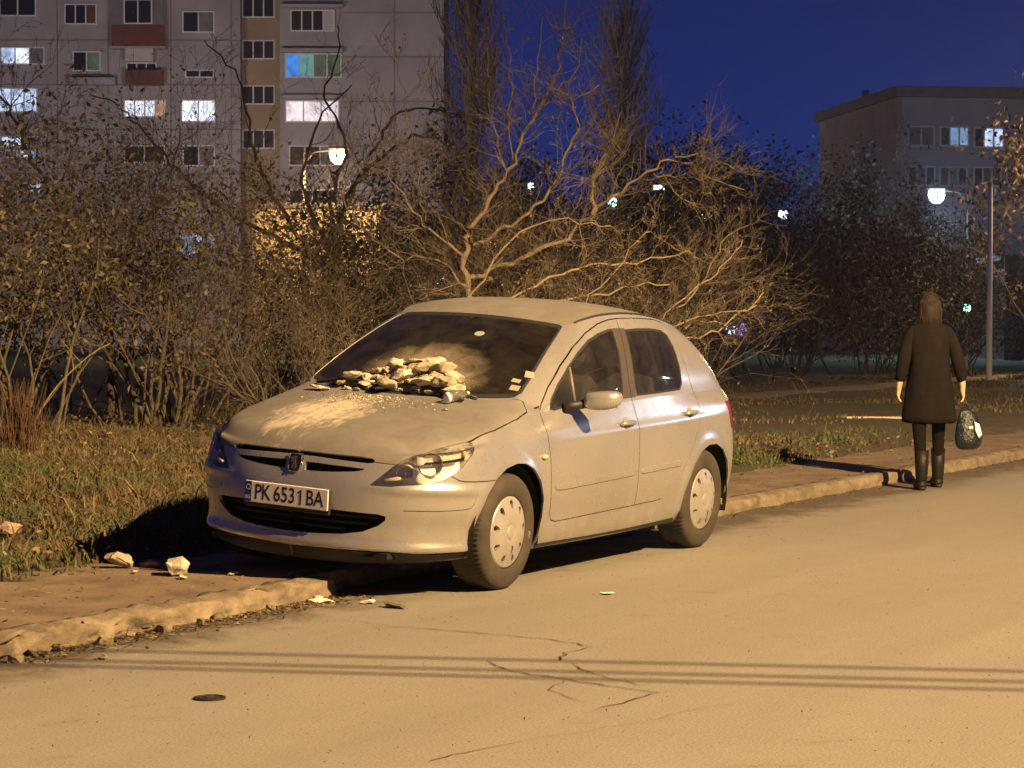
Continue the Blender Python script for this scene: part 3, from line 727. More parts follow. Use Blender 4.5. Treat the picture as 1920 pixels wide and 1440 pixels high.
om = MB(); om.add([(.0052, y, z) for y, z in one] + [(.0060, y, z) for y, z in one], [tuple(range(7, 14)), tuple(range(7))[::-1]] + [(k, (k + 1) % 7, 7 + (k + 1) % 7, 7 + k) for k in range(7)]); o1 = om.build('plate_character', PLT, plate); o1.location = pc + Vector((0, .088, -.001))
text_mesh('band_text', 'BG', .026, PLW, plate, pc + Vector((.0058, -.238, -.030)), MF)

# head lamps: clear lens over a chrome housing with two bowls
for sd in (1, -1):
    ln = panel('headlight', [(pLOW, 'lens'), (pHOOD, 'lens')], LENS, car, side=sd, off=.001, thick=.004)
    panel('lamp_housing', [(pLOW, 'lens'), (pHOOD, 'lens')], simple('lamp_housing', (.80, .78, .75), .30, .45), ln, side=sd, off=-.055, thick=-.05)
    for c, r, tilt in (((.572, .676, .690), .060, 0), ((.670, .580, .640), .042, 0)):
        b = MB(); prof = [(r * 1.05, .012), (r, .012), (r * .9, -.012), (r * .62, -.032), (r * .28, -.042), (.001, -.044)]
        vs = []; n = 24; ax = Vector((.86, .48 * sd, .08)).normalized(); e1 = ax.cross(Vector((0, 0, 1))).normalized(); e2 = e1.cross(ax); C_ = Vector((c[0], c[1] * sd, c[2])) - ax * .022
        for rr, h in prof:
            for k in range(n): w = 2 * math.pi * k / n; vs.append(C_ + e1 * rr * math.cos(w) + e2 * rr * math.sin(w) + ax * h)
        b.add(vs, [(i * n + k, i * n + (k + 1) % n, (i + 1) * n + (k + 1) % n, (i + 1) * n + k) for i in range(len(prof) - 1) for k in range(n)])
        bw = b.build('reflector_bowl', REFL, ln, True)
        g = MB(); g.tube([C_ - ax * .03, C_ - ax * .005], [.008, .010], 10); g.build('bulb', CHR, ln, True)
    am = MB(); am.tube([(.745, .505 * sd, .600), (.705, .560 * sd, .612), (.66, .61 * sd, .615)], [.008, .014, .008], 8); am.tube([(.40, .735 * sd, .765), (.375, .755 * sd, .755), (.385, .765 * sd, .730)], [.012, .018, .010], 8); am.build('marker_lamp', simple('amber', (.55, .42, .30), .25, .3), ln, True)

# mirrors
for sd in (1, -1):
    if sd == 1:
        vs = []; n = 16
        secs = [(0.0, .050, .030, .0), (.02, .072, .046, -.004), (.07, .088, .054, -.004), (.13, .092, .055, .0), (.175, .080, .048, .006), (.205, .052, .032, .012), (.215, .02, .012, .014)]
        mbm = MB(); base = Vector((-.745, .885, 1.005)); ax = Vector((-.42, .90, .04)).normalized(); e1 = Vector((.90, .42, 0)).normalized(); e2 = Vector((0, 0, 1))
        for d_, w_, h_, dz in secs:
            for k in range(n):
                w = 2 * math.pi * k / n; c_, s_ = math.cos(w), math.sin(w); cx = math.copysign(abs(c_) ** .62, c_) * w_ * .75; cz = math.copysign(abs(s_) ** .62, s_) * h_
                vs.append(base + ax * d_ + e1 * (cx if cx > 0 else cx * .35) + e2 * (cz + dz))
        fs = [(i * n + k, i * n + (k + 1) % n, (i + 1) * n + (k + 1) % n, (i + 1) * n + k) for i in range(len(secs) - 1) for k in range(n)] + [tuple(range(n))[::-1], tuple((len(secs) - 1) * n + k for k in range(n))]
        mbm.add(vs, fs); mr = mbm.build('wing_mirror', PAINT, car, True)
        ft = MB(); ft.tube([(-.665, .80, .955), (-.70, .84, .972), (-.755, .895, .985)], [.030, .024, .026], 10); ft.build('mirror_foot', BLK, mr, True)
        mg = MB(); mg.box(base + ax * .105 - e1 * .026 + e2 * .0, (.004, .17, .085), rz=math.atan2(ax.y, ax.x) - math.pi / 2); mg.build('mirror_glass', CHR, mr)

# wheels
def tyre_mesh(cx, yo, sd):
    mb = MB(); nA = 216; prof = [(.198, 0.0), (.215, .010), (.245, .013), (.275, .010), (.298, .0), (.309, -.012), (.3135, -.024), (.3160, -.040), (.3170, -.060), (.3172, -.10), (.3170, -.135), (.3160, -.155), (.3135, -.171), (.309, -.183), (.298, -.195), (.275, -.205), (.245, -.208), (.205, -.20)]
    vs = []
    for a in range(nA):
        w = 2 * math.pi * a / nA; g = (a % 3 == 0)
        for i, (r, y) in enumerate(prof):
            rr = r
            if 5 <= i <= 12 and g and i not in (8, 10): rr -= .0075 if i not in (5, 12) else .004
            if i == 9: rr -= .006
            if i in (7, 11): rr -= .002
            vs.append((cx + rr * math.cos(w + (.010 if i > 9 else 0)), (yo + y) * sd, .3105 + rr * math.sin(w + (.010 if i > 9 else 0))))
    n = len(prof); fs = []
    for a in range(nA):
        b = (a + 1) % nA
        for i in range(n - 1):
            q = (a * n + i, a * n + i + 1, b * n + i + 1, b * n + i); fs.append(q if sd < 0 else q[::-1])
    # sidewall ribs
    mb.add(vs, fs)
    for v in range(len(mb.v)):
        x, y, z = mb.v[v]
        if z < .004: mb.v[v] = (x, y, .004 - 0.0)
    return mb
def hubcap(cx, yo, sd):
    Rr = .200; holes = []; pts = []; edges = []
    for k in range(48): w = 2 * math.pi * k / 48; pts.append(Vector((Rr * math.cos(w), Rr * math.sin(w))))
    edges += [(k, (k + 1) % 48) for k in range(48)]
    hp = []
    for k in range(9):
        w0 = 2 * math.pi * (k + .3) / 9; c = Vector((.150 * math.cos(w0), .150 * math.sin(w0))); b = len(pts); poly = []
        for j in range(10):
            w = 2 * math.pi * j / 10; a_, b_ = .024 * math.cos(w), .0165 * math.sin(w) * (1.15 if math.cos(w) > 0 else .8); p = c + Vector((a_ * math.cos(w0) - b_ * math.sin(w0), a_ * math.sin(w0) + b_ * math.cos(w0))); poly.append(p); pts.append(p)
        edges += [(b + j, b + (j + 1) % 10) for j in range(10)]; hp.append([np.array(p) for p in poly])
    for r_, n_ in ((.188, 48), (.172, 36), (.118, 36), (.09, 28), (.06, 24), (.040, 18), (.034, 18), (.015, 8)):
        for k in range(n_): w = 2 * math.pi * (k + .5) / n_; pts.append(Vector((r_ * math.cos(w), r_ * math.sin(w))))
    r = geometry.delaunay_2d_cdt(pts, edges, [], 0, 1e-6); V = np.array([tuple(v) for v in r[0]]); T = np.array([tuple(f) for f in r[2]]); C_ = V[T].mean(1)
    bad = np.zeros(len(T), bool)
    for p in hp: bad |= inside(p, C_)
    T = T[~bad]; rad = np.hypot(V[:, 0], V[:, 1]); h = np.interp(rad, [0, .033, .036, .042, .06, .10, .13, .165, .185, .196, .2], [.026, .026, .020, .020, .024, .024, .020, .010, .006, .002, -.006])
    vs = [(cx + v[0], (yo + q) * sd, .3105 + v[1]) for v, q in zip(V, h)]; fs = []
    for t in T:
        a, b, c = [V[i] for i in t]; cr = (b[0] - a[0]) * (c[1] - a[1]) - (b[1] - a[1]) * (c[0] - a[0]); t = tuple(int(i) for i in t); fs.append(t[::-1] if (cr > 0) == (sd > 0) else t)
    # walls of the holes
    mb = MB(); mb.add(vs, fs)
    for p in hp:
        o = [(cx + q[0], (yo + float(np.interp(np.hypot(*q), [.13, .165, .185], [.020, .010, .006]))) * sd, .3105 + q[1]) for q in p]; i_ = [(x, y - .022 * sd, z) for x, y, z in o]; n_ = len(o)
        mb.add(o + i_, [(j, (j + 1) % n_, n_ + (j + 1) % n_, n_ + j) for j in range(n_)])
    return mb
for cx in (0.0, -2.608):
    for sd in (1, -1):
        tb = tyre_mesh(cx, .845, sd); ty = tb.build('tyre', TYRE, None, True)
        w = MB(); w.lathe([(.205, .838), (.203, .80), (.19, .70), (.10, .70), (.001, .70)], 32, 'Y', (cx, 0, .3105)); 
        if sd < 0: w.v = [(x, -y, z) for x, y, z in w.v]
        wo = w.build('wheel', DARK, car, True); ty.parent = wo
        hubcap(cx, .842, sd).build('hubcap', CAPM, wo, False)
        lg = MB(); slab(lg, lion, 0, 0, 0, .004, .62); lg.v = [(cx + y, (.869 + x) * sd, .3105 + z) for x, y, z in lg.v]; lg.build('hub_emblem', simple('hub_relief', (.25, .24, .22), .4, .4), wo)

# cabin
hl = panel_geo([(pROOF, 'body')], off=-.03, thick=0, both=True)
cab = MB(); cab.add(hl[0], hl[1]); cab.build('headliner', simple('headliner', (.10, .095, .085), .95), car)
ds = MB(); vs = []; ys = np.linspace(-.70, .70, 13)
for y in ys:
    k = (y / .7) ** 2
    for x, z in ((-.12 - .17 * k, .948 + .012 * k), (-.30 - .1 * k, .955), (-.50, .975), (-.62, .985), (-.70, .96), (-.74, .88), (-.72, .60)): vs.append((x, y, z))
ds.add(vs, [(i * 7 + j, i * 7 + j + 1, (i + 1) * 7 + j + 1, (i + 1) * 7 + j) for i in range(12) for j in range(6)]); dsh = ds.build('dashboard', TRIMI, car, True)
MB().box((-.68, .34, 1.0), (.16, .36, .06), bev=.025).build('instrument_hood', TRIMI, dsh)
sw = MB(); cc = Vector((-.92, .36, .96)); ax = Vector((-.85, 0, .5)).normalized(); e1 = Vector((0, 1, 0)); e2 = ax.cross(e1)
sw.tube([cc + e1 * .18 * math.cos(w) + e2 * .18 * math.sin(w) for w in np.linspace(0, 2 * math.pi, 25)], .014, 6); sw.tube([cc - e1 * .17, cc, cc + e1 * .17], .016, 6); sw.tube([cc, cc - ax * .25 + Vector((0, 0, -.04))], .03, 8); sw.build('steering_wheel', TRIMI, car, True)
def seat(x, y, rear=False):
    w = .25 if not rear else .62; s = MB(); s.box((x + .22, y, .50), (.50, 2 * w, .16), bev=.05)
    M = Matrix.Rotation(R(-17), 3, 'Y'); s.box((x - .10, y, .80), (.13, 2 * w * .96, .62), M=M, bev=.055); so = s.build('front_seat' if not rear else 'rear_seat', SEAT, car)
    for yy in ((y,) if not rear else (y - .36, y + .36)):
        h = MB(); h.box((x - .215, yy, 1.215 if not rear else 1.12), (.10, .26, .17), M=M, bev=.045); h.tube([(x - .19, yy - .05, 1.04), (x - .21, yy - .05, 1.15)], .006, 5); h.tube([(x - .19, yy + .05, 1.04), (x - .21, yy + .05, 1.15)], .006, 5); h.build('headrest', SEAT, so)
seat(-1.30, .36); seat(-1.30, -.36); seat(-2.25, 0, True)
rm = MB(); rm.box((-.93, 0, 1.335), (.035, .24, .065), bev=.015); rm.tube([(-.93, 0, 1.36), (-.98, 0, 1.405)], .010, 6); rm.build('rear_view_mirror', TRIMI, car)
# stickers inside the windshield
for (p, w_, h_, rz) in (((-.528, .642, 1.134), .052, .062, .35), ((-.452, .60, 1.097), .050, .036, .1), ((-.392, .625, 1.066), .055, .050, .1)):
    uv = near_uv(GHS, p); P0 = GHS.P([uv])[0]; n0 = Vector(GHS.Nn([uv])[0]); a = Vector((0, 1, 0)); a = (a - n0 * a.dot(n0)).normalized(); b = n0.cross(a); c = Vector(P0) - n0 * .0015
    a, b = a * math.cos(rz) + b * math.sin(rz), -a * math.sin(rz) + b * math.cos(rz)
    q = [c + a * sx_ * w_ / 2 + b * sy_ * h_ / 2 for sx_, sy_ in ((-1, -1), (1, -1), (1, 1), (-1, 1))]; q2 = [v - n0 * .002 for v in q]
    MB().add(q + q2, [(0, 1, 2, 3), (7, 6, 5, 4), (0, 4, 5, 1), (1, 5, 6, 2), (2, 6, 7, 3), (3, 7, 4, 0)]).build('windshield_sticker', simple('sticker_paper', (.27, .27, .23), .6), ws)
uv = near_uv(GHS, (-.789, .161, 1.33)); P0 = Vector(GHS.P([uv])[0]); n0 = Vector(GHS.Nn([uv])[0]); a = n0.orthogonal().normalized(); b = n0.cross(a)
rs = MB()
for r0, r1, o1 in ((0, .030, .001),):
    q = [P0 + n0 * -.0015 + (a * math.cos(w) + b * math.sin(w)) * .030 for w in np.linspace(0, 2 * math.pi, 21)[:-1]]; q2 = [v - n0 * .002 for v in q]
    rs.add(q + q2, [tuple(range(20)), tuple(range(20, 40))[::-1]] + [(i, (i + 1) % 20, 20 + (i + 1) % 20, 20 + i) for i in range(20)])
rs.build('round_sticker', simple('round_sticker', (.28, .29, .29), .6), ws)
# wipers lying at the foot of the windshield
for (x0, y0_, x1, y1_) in ((-.20, .50, -.19, -.12), (-.19, -.14, -.215, -.60)):
    w = MB(); pts = []
    for i in range(9):
        f = i / 8; P0 = None; y = y0_ + (y1_ - y0_) * f; uv = near_uv(GHS, (x0 + (x1 - x0) * f, abs(y), 1.01)); P0 = GHS.P([uv])[0] * np.array([1, 1 if y > 0 else -1, 1]); nq = GHS.Nn([uv])[0] * np.array([1, 1 if y > 0 else -1, 1]); pts.append(P0 + nq * (.012 + .018 * math.sin(math.pi * f)))
    w.tube(pts, [.006, .009, .010, .011, .012, .011, .010, .009, .006], 6); w.tube([pts[4], pts[4] + np.array([.03, .16, -.035]), pts[4] + np.array([.055, .26, -.05])], [.009, .010, .014], 6); w.build('wiper', BLK, car, True)
# ------------------------------------------------------------------ surroundings
from mathutils import noise as mnoise
rng = random.Random(7)
RZ = math.atan2(.88052, -.47401)                 # frame whose x runs to the right of the street view and y away from it
VX = Vector((math.cos(RZ), math.sin(RZ), 0)); VY = Vector((-math.sin(RZ), math.cos(RZ), 0)); CG = Vector((CAM.x, CAM.y, 0))
def loc(X, D, z=0.0): return CG + VX * X + VY * D + Vector((0, 0, z))
def fbm(x, y, s, o=4): return mnoise.fractal(Vector((x * s, y * s, 3.7)), 1.0, 2.0, o)

# ---- ground materials
def asphalt():
    m, nt, b = mat_new('asphalt'); t = N(nt, 'ShaderNodeTexCoord')
    big = noise(nt, .35, 5, .6); mid = noise(nt, 3.0, 6, .65, .5); fine = noise(nt, 95, 3, .75); vf = noise(nt, 420, 2, .6)
    c = ramp(nt, big, [(.3, (.225, .212, .190)), (.7, (.275, .258, .230))])
    c = mix(nt, .35, c, ramp(nt, mid, [(.3, (.185, .172, .152)), (.5, (.250, .235, .208)), (.75, (.30, .282, .25))]))
    c = mix(nt, .58, c, ramp(nt, fine, [(.32, (.11, .10, .09)), (.5, (.25, .235, .208)), (.70, (.42, .395, .35))]))
    mp = N(nt, 'ShaderNodeMapping'); mp.inputs['Scale'].default_value = (.12, 1.0, 1); nt.links.new(t.outputs['Object'], mp.inputs[0])
    band = noise(nt, 1.1, 4, .6, .3, vec=mp.outputs[0]); c = mix(nt, ramp(nt, band, [(.42, (0, 0, 0)), (.66, (.30, .30, .30))]), c, (.15, .135, .115))
    stn = noise(nt, 1.7, 8, .72, 1.2); c = mix(nt, ramp(nt, stn, [(.60, (0, 0, 0)), (.70, (.42, .42, .42))]), c, (.13, .115, .095))
    pit = N(nt, 'ShaderNodeTexVoronoi', i={'Scale': 58}); nt.links.new(t.outputs['Object'], pit.inputs['Vector']); c = mix(nt, ramp(nt, pit.outputs['Distance'], [(.0, (.5, .5, .5)), (.22, (0, 0, 0))]), c, (.10, .09, .075))
    # dirt swept against the kerb
    sx = N(nt, 'ShaderNodeSeparateXYZ'); nt.links.new(t.outputs['Object'], sx.inputs[0])
    e = N(nt, 'ShaderNodeMapRange', i={1: 1.15, 2: .15, 3: 0, 4: 1}); nt.links.new(sx.outputs['Y'], e.inputs[0])
    n2 = noise(nt, 2.4, 7, .7, .8); a = N(nt, 'ShaderNodeMath', operation='MULTIPLY'); nt.links.new(e.outputs[0], a.inputs[0]); nt.links.new(n2, a.inputs[1])
    dm = ramp(nt, a.outputs[0], [(.22, (0, 0, 0)), (.42, (.85, .85, .85))])
    c = mix(nt, dm, c, ramp(nt, noise(nt, 30, 5, .7), [(.35, (.040, .028, .018)), (.65, (.10, .075, .048))]))
    nt.links.new(c, b.inputs['Base Color']); b.inputs['Roughness'].default_value = .88
    bump(nt, b, mix(nt, .5, fine, vf), .8, .006); return m
ASPH = asphalt()
PAVM = mottled('worn_pavement', (.10, .073, .052), (.22, .165, .118), 3.2, .95, .5, 55, .012, 8)
CONC = mottled('kerb_concrete', (.10, .078, .055), (.26, .215, .15), 7, .95, .7, 28, .014, 8)
SOIL = None
def soil():
    m, nt, b = mat_new('verge_soil'); t = N(nt, 'ShaderNodeTexCoord')
    a = noise(nt, 1.1, 7, .68, .6); d = noise(nt, 14, 6, .7); g = noise(nt, .5, 5, .6, 1)
    c = ramp(nt, d, [(.3, (.030, .020, .012)), (.5, (.075, .052, .033)), (.72, (.135, .105, .07))])
    c = mix(nt, ramp(nt, g, [(.47, (0, 0, 0)), (.60, (.75, .75, .75))]), c, ramp(nt, noise(nt, 24, 5, .7), [(.3, (.018, .024, .008)), (.7, (.07, .085, .024))]))
    # farther off the grass is thicker and greener
    sx = N(nt, 'ShaderNodeSeparateXYZ'); nt.links.new(t.outputs['Object'], sx.inputs[0]); e = N(nt, 'ShaderNodeMapRange', i={1: -38, 2: -48, 3: 0, 4: .85}); nt.links.new(sx.outputs['X'], e.inputs[0])
    c = mix(nt, e.outputs[0], c, (.035, .085, .030)); nt.links.new(c, b.inputs['Base Color']); b.inputs['Roughness'].default_value = .97
    bump(nt, b, d, .8, .03); return m
SOIL = soil()
GRASSM = [simple('grass_dry', (.15, .112, .055), .85), simple('grass_green', (.040, .072, .020), .8), simple('grass_brown', (.085, .055, .030), .9), simple('grass_olive', (.085, .074, .030), .85)]
CRK0 = simple('grit_dark', (.06, .05, .04), .9)
LITM = [simple('litter_brown', (.10, .066, .037), .9), simple('litter_pale', (.20, .155, .095), .9), simple('litter_dark', (.05, .033, .02), .9)]

# ---- setting sheets
far = mesh_obj('ground', [(-1500, -1500, -.03), (400, -1500, -.03), (400, 1500, -.03), (-1500, 1500, -.03)], [(0, 1, 2, 3)], SOIL); tag(far, kind='structure')
def axis_steps(a, b, near, f0, f1, grow):
    out = [a]; x = a
    while x > b:
        d = abs(x - near); st = min(f1, f0 + d * grow); x -= st; out.append(max(x, b))
    return out
def kerb_y(x): return (.19 if x > .62 else .03) + .03 * fbm(x, 0, .35, 3) + (.018 * fbm(x, 2, 2.5, 4) if x > -12 else 0)
def grid(xs, ys, zf):
    vs = [(x, y, zf(x, y)) for x in xs for y in ys]; n = len(ys); return vs, [(i * n + j, (i + 1) * n + j, (i + 1) * n + j + 1, i * n + j + 1) for i in range(len(xs) - 1) for j in range(n - 1)]
rx = [16 - .5 * i for i in range(80)] + [-24 - 6 * i for i in range(40)]
ry = [-.25, 0, .2, .5, 1, 2, 4, 7, 10, 13.5]
vs, fs = grid(rx, ry, lambda x, y: .012 * fbm(x, y, .12, 2) * min(1, max(0, (y - 1.2) / 2)))
tag(mesh_obj('road', vs, fs, ASPH, None, True), kind='structure')
tag(MB().box((-110, 13.75, .05), (260, .3, .16)).build('far_kerb', CONC), kind='structure')
tag(mesh_obj('far_pavement', [(20, 13.9, .11), (-240, 13.9, .11), (-240, 60, .11), (20, 60, .11)], [(0, 3, 2, 1)], PAVM), kind='structure')
xs = axis_steps(12, -70, 0, .045, 2.0, .02)
def pave_in(x): return -1.02 + .14 * fbm(x, 9, .6, 4)
def zpav(x, y): return .088 + .010 * fbm(x, y, 1.6, 5)
rows = 18; vs = []; fs = []
for x in xs:
    a, b = kerb_y(x) - .17, pave_in(x) - .35
    for j in range(rows): y = a + (b - a) * j / (rows - 1); vs.append((x, y, zpav(x, y)))
fs = [(i * rows + j, i * rows + j + 1, (i + 1) * rows + j + 1, (i + 1) * rows + j) for i in range(len(xs) - 1) for j in range(rows - 1)]
tag(mesh_obj('pavement', vs, fs, PAVM, None, True), kind='structure')
# crumbling kerb
xk = axis_steps(12, -70, 1.5, .022, 1.5, .012); prof = [(-.18, .060), (-.17, .094), (-.10, .100), (-.04, .101), (.0, .098), (.018, .086), (.024, .05), (.026, .02), (.03, -.03)]; vs = []; n = len(prof)
for x in xk:
    ky = kerb_y(x); worn = max(0, min(1, (fbm(x, 5, .55, 3) + .25) * 1.6)); worn = max(worn, min(1, max(0, (x - 1.7) / .5))) * (1 if x > .7 else .45)
    if .55 < x < .75: worn = .1
    joint = 1 if (x + 100.38) % 1.0 < .026 else 0
    for i, (a, z) in enumerate(prof):
        h = (fbm(x, a * 4 + i * .25, 5.5, 5) * (.018 + .012 * worn) + fbm(x, i * .5, 17, 4) * (.010 + .012 * worn)); ch = mnoise.cell(Vector((x * 7 + .4 * fbm(x, i, 3, 2), i * .55, 2.2))); ch2 = mnoise.cell(Vector((x * 2.6, 4.4 + i * .2, 1.2))); h -= (.008 * (ch > .62) + .020 * (ch2 > .78)) * worn * (1 if i > 3 else .45)
        vs.append((x, ky + a - (worn * .05 * (1 if i > 3 else .25) * (.5 + .9 * fbm(x, i * .2, 4.5, 4)) if i > 1 else 0) + h * (i > 3) - joint * .022 * (i > 3), z - (worn * .036 * (.7 + fbm(x, 1, 3.5, 4)) if 2 < i < 7 else 0) + h * .45 - joint * .018 * (1 < i < 7)))
fs = [(a * n + i, a * n + i + 1, (a + 1) * n + i + 1, (a + 1) * n + i) for a in range(len(xk) - 1) for i in range(n - 1)]
tag(mesh_obj('kerb', vs, fs, CONC, None, True), kind='structure')
# verge
def zver(x, y):
    t = min(1, max(0, (-1.0 - y) / .5)); u = min(1, max(0, (-y - 4) / 8)); return .070 + .035 * t + t * .045 * fbm(x, y, .7, 5) + .05 * u * (1 if x > -18 else .3) + t * .02 * fbm(x, y, 4, 3)
vs, fs = grid(axis_steps(14, -110, 0, .14, 3, .02), [-.78 - .05 * i for i in range(14)] + [-1.5 - .16 * i for i in range(66)] + [-12.5 - 1.5 * i for i in range(14)], zver)
tag(mesh_obj('verge', vs, [f[::-1] for f in fs], SOIL, None, True), kind='structure')
# path across the verge
vs, fs = grid([-20 - .5 * i for i in range(70)], [-8.3, -8.55, -8.9, -9.25, -9.45], lambda x, y: .115 + .03 * fbm(x, y, .8, 4) + (.02 if -9.3 < y < -8.4 else -.05)); tag(mesh_obj('path', vs, [f[::-1] for f in fs], mottled('path_slab', (.14, .11, .085), (.26, .21, .16), 3, .95, .5, 20, .02, 7), None, True), kind='structure')

# ---- cracks in the asphalt: narrow dark channels
CRK = simple('crack_dark', (.030, .024, .018), .95)
def jag(pts, amp=.02, seg=.05):
    out = []
    for a, b in zip(pts, pts[1:]):
        a, b = Vector((*a, 0)), Vector((*b, 0)); k = max(2, int((b - a).length / seg)); nn = Vector((-(b - a).y, (b - a).x, 0)).normalized()
        for i in range(k): out.append(a.lerp(b, i / k) + nn * rng.uniform(-amp, amp))
    out.append(b); return out
cm = MB()
for pts, w in (([(1.57, 1.08), (1.56, 1.48), (1.60, 1.9), (1.71, 2.22)], .011), ([(1.71, 2.22), (1.95, 2.2), (2.16, 2.29)], .009), ([(2.3, 2.0), (2.5, 2.2), (2.62, 2.6), (2.71, 3.01)], .012), ([(2.71, 3.01), (2.95, 2.98), (3.16, 2.95)], .008), ([(2.62, 2.55), (2.85, 2.6), (3.05, 2.85)], .007), ([(2.2, 2.35), (2.45, 2.62), (2.6, 2.9)], .008), ([(3.87, 3.01), (4.1, 2.95), (4.35, 2.92)], .006), ([(2.95, 3.3), (3.4, 3.2), (3.87, 3.01)], .0025), ([(1.5, .75), (1.57, 1.08)], .005), ([(5.1, 3.9), (5.4, 3.2), (5.5, 2.2)], .006)):
    p = jag(pts, .016); vs = []; n = len(p)
    for i, q in enumerate(p):
        t = (p[min(i + 1, n - 1)] - p[max(i - 1, 0)]).normalized(); nn = Vector((-t.y, t.x, 0)); e = w * (.35 + .65 * rng.random()) * (.25 if i in (0, n - 1) else 1) / 2
        vs += [q + nn * e + Vector((0, 0, .0045)), q - nn * e + Vector((0, 0, .0045))]
    cm.add([(v.x, v.y, v.z + .012 * fbm(v.x, v.y, .12, 2) * min(1, max(0, (v.y - 1.2) / 2))) for v in vs], [(2 * i, 2 * i + 1, 2 * i + 3, 2 * i + 2) for i in range(n - 1)])
tag(cm.build('road_cracks', CRK), kind='structure')

# ---- foreground street lamp (behind the photographer's right shoulder) and cables whose shadows cross the road
lamp_light('lamp_light', LAMP, 11500, SODIUM, .035, 1.75)
METP = mottled('galvanised_pole', (.16, .155, .145), (.26, .25, .235), 4, .6, 0)
def street_lamp(name, label, base, h, arm, adir, glow, strength, group=None, head=1.0, bowl=1.0, pr=.07, pm=None):
    t = thing(name, label, 'street lamp', base, (0, 0, 0), group); ad = Vector(adir).normalized()
    m = MB(); m.tube([(0, 0, 0), (0, 0, h * .5), (0, 0, h)], [pr * 1.25, pr, pr * .75], 10); m.tube([(0, 0, 0), (0, 0, .35)], [pr * 1.9, pr * 1.6], 10); m.build('pole', pm or METP, t, True)
    if arm: m = MB(); amat = simple('lamp_arm_grey', (.035, .035, .035), .8)
    if arm: m.tube([(0, 0, h - .4), ad * arm * .35 + Vector((0, 0, h + .02)), ad * arm + Vector((0, 0, h + .10))], [pr * .6, pr * .5, pr * .45], 8); m.build('arm', amat, t, True)
    dk = simple('lamp_housing_grey', (.05, .05, .05), .7); hp = ad * (arm + .15) + Vector((0, 0, h + .08)); M = Matrix.Rotation(math.atan2(ad.y, ad.x), 3, 'Z')
    m = MB(); m.box(hp + Vector((0, 0, .07)), (.62 * head, .26 * head, .11 * head), M=M, bev=.05 * head); hd = m.build('lamp_head', dk, t)
    m = MB(); pr_ = [(.005, -.19), (.05, -.18), (.095, -.14), (.118, -.08), (.118, -.02), (.10, .0)]; m.lathe([(r * head * bowl, q * head * bowl) for r, q in pr_], 12, 'Z', hp + Vector((0, 0, .012))); m.build('lamp_bowl', emis('glow_' + name, glow, strength), hd, True); return t
street_lamp('street_lamp', 'tall grey street lamp with a sodium head beside the far kerb', (2.0, 13.0, .11), 8.55, 1.35, (0, -1, 0), SODIUM, 2)
for i, (a, b, k) in enumerate((((2.83, .43), (1.50, 4.05), .36), ((3.12, .50), (1.77, 4.13), .36), ((3.29, .48), (1.97, 4.19), .36))):
    p = [LAMP.lerp(Vector((*q, 0)), k) for q in (a, b)]; d = (p[1] - p[0]); q0 = p[0] - d * 13; q1 = p[1] + d * 2.2; m = MB(); m.tube([q0, p[0], p[1], q1], .0085, 5)
    tag(m.build('overhead_cable', RUBB), ['black cable crossing high over the road, outermost of three', 'black cable crossing high over the road, middle of three', 'black cable crossing high over the road, nearest of three to the camera'][i], 'cable', 'cables over the road')

# ---- small things on the road and pavement
def chunk(name, label, cat, p, size, mat, seed, flat=1.0, rz=0.0, group=None, jitter=.28, tilt=None, n=18):
    r = random.Random(seed); bm = bmesh.new()
    for _ in range(n):
        v = Vector((r.gauss(0, 1), r.gauss(0, 1), r.gauss(0, 1))).normalized() * (1 - r.random() * jitter); v = Vector((max(-.78, min(.78, v.x)), max(-.78, min(.78, v.y)), max(-.75, min(.75, v.z))))
        bm.verts.new((v.x * size[0] / 1.5, v.y * size[1] / 1.5, v.z * size[2] / 1.5 * flat))
    ch = bmesh.ops.convex_hull(bm, input=bm.verts[:]); bmesh.ops.delete(bm, geom=[v for v in bm.verts if not v.link_faces], context='VERTS')
    bmesh.ops.subdivide_edges(bm, edges=bm.edges[:], cuts=2, use_grid_fill=True); bmesh.ops.triangulate(bm, faces=bm.faces[:])
    s = max(size)
    for v in bm.verts:
        q = v.co / s; v.co += Vector((mnoise.noise(q * 4 + Vector((seed, 0, 0))), mnoise.noise(q * 4 + Vector((0, seed, 5))), mnoise.noise(q * 4 + Vector((9, 0, seed))))) * s * .085
    me = bpy.data.meshes.new(name); bm.to_mesh(me); bm.free(); me.materials.append(mat); o = bpy.data.objects.new(name, me); col.objects.link(o); o.location = p
    o.rotation_euler = tilt if tilt is not None else (r.uniform(-.2, .2), r.uniform(-.2, .2), rz or r.uniform(0, 6)); return tag(o, label, cat, group)
PLAS = mottled('plaster', (.33, .295, .24), (.58, .53, .43), 30, .95, .8, 90, .006, 6); PLAS2 = mottled('plaster_grey', (.20, .17, .13), (.42, .36, .27), 24, .95, .8, 70, .008, 6); BRK = mottled('brick_pink', (.30, .15, .11), (.42, .24, .18), 25, .95, .6, 90, .005); PALE = simple('pale_scrap', (.70, .68, .60), .8)
chunk('plaster_chunk', 'large pale plaster chunk on the pavement in front of the car', 'rubble', (.93, -.63, .135), (.17, .13, .10), PLAS, 3, rz=.5)
chunk('plaster_chunk', 'greyish plaster chunk at the grass edge left of the large pale chunk', 'rubble', (.83, -1.10, .135), (.15, .10, .085), PLAS2, 5, rz=2.4)
chunk('brick_fragment', 'flat pink brick fragment lying between the two plaster chunks', 'rubble', (.70, -.98, .112), (.14, .07, .035), BRK, 8, rz=1.4)
chunk('brick_fragment', 'small pink brick fragment on the pavement at the edge of the car shadow', 'rubble', (.60, -.86, .108), (.10, .05, .03), BRK, 9, rz=1.0)
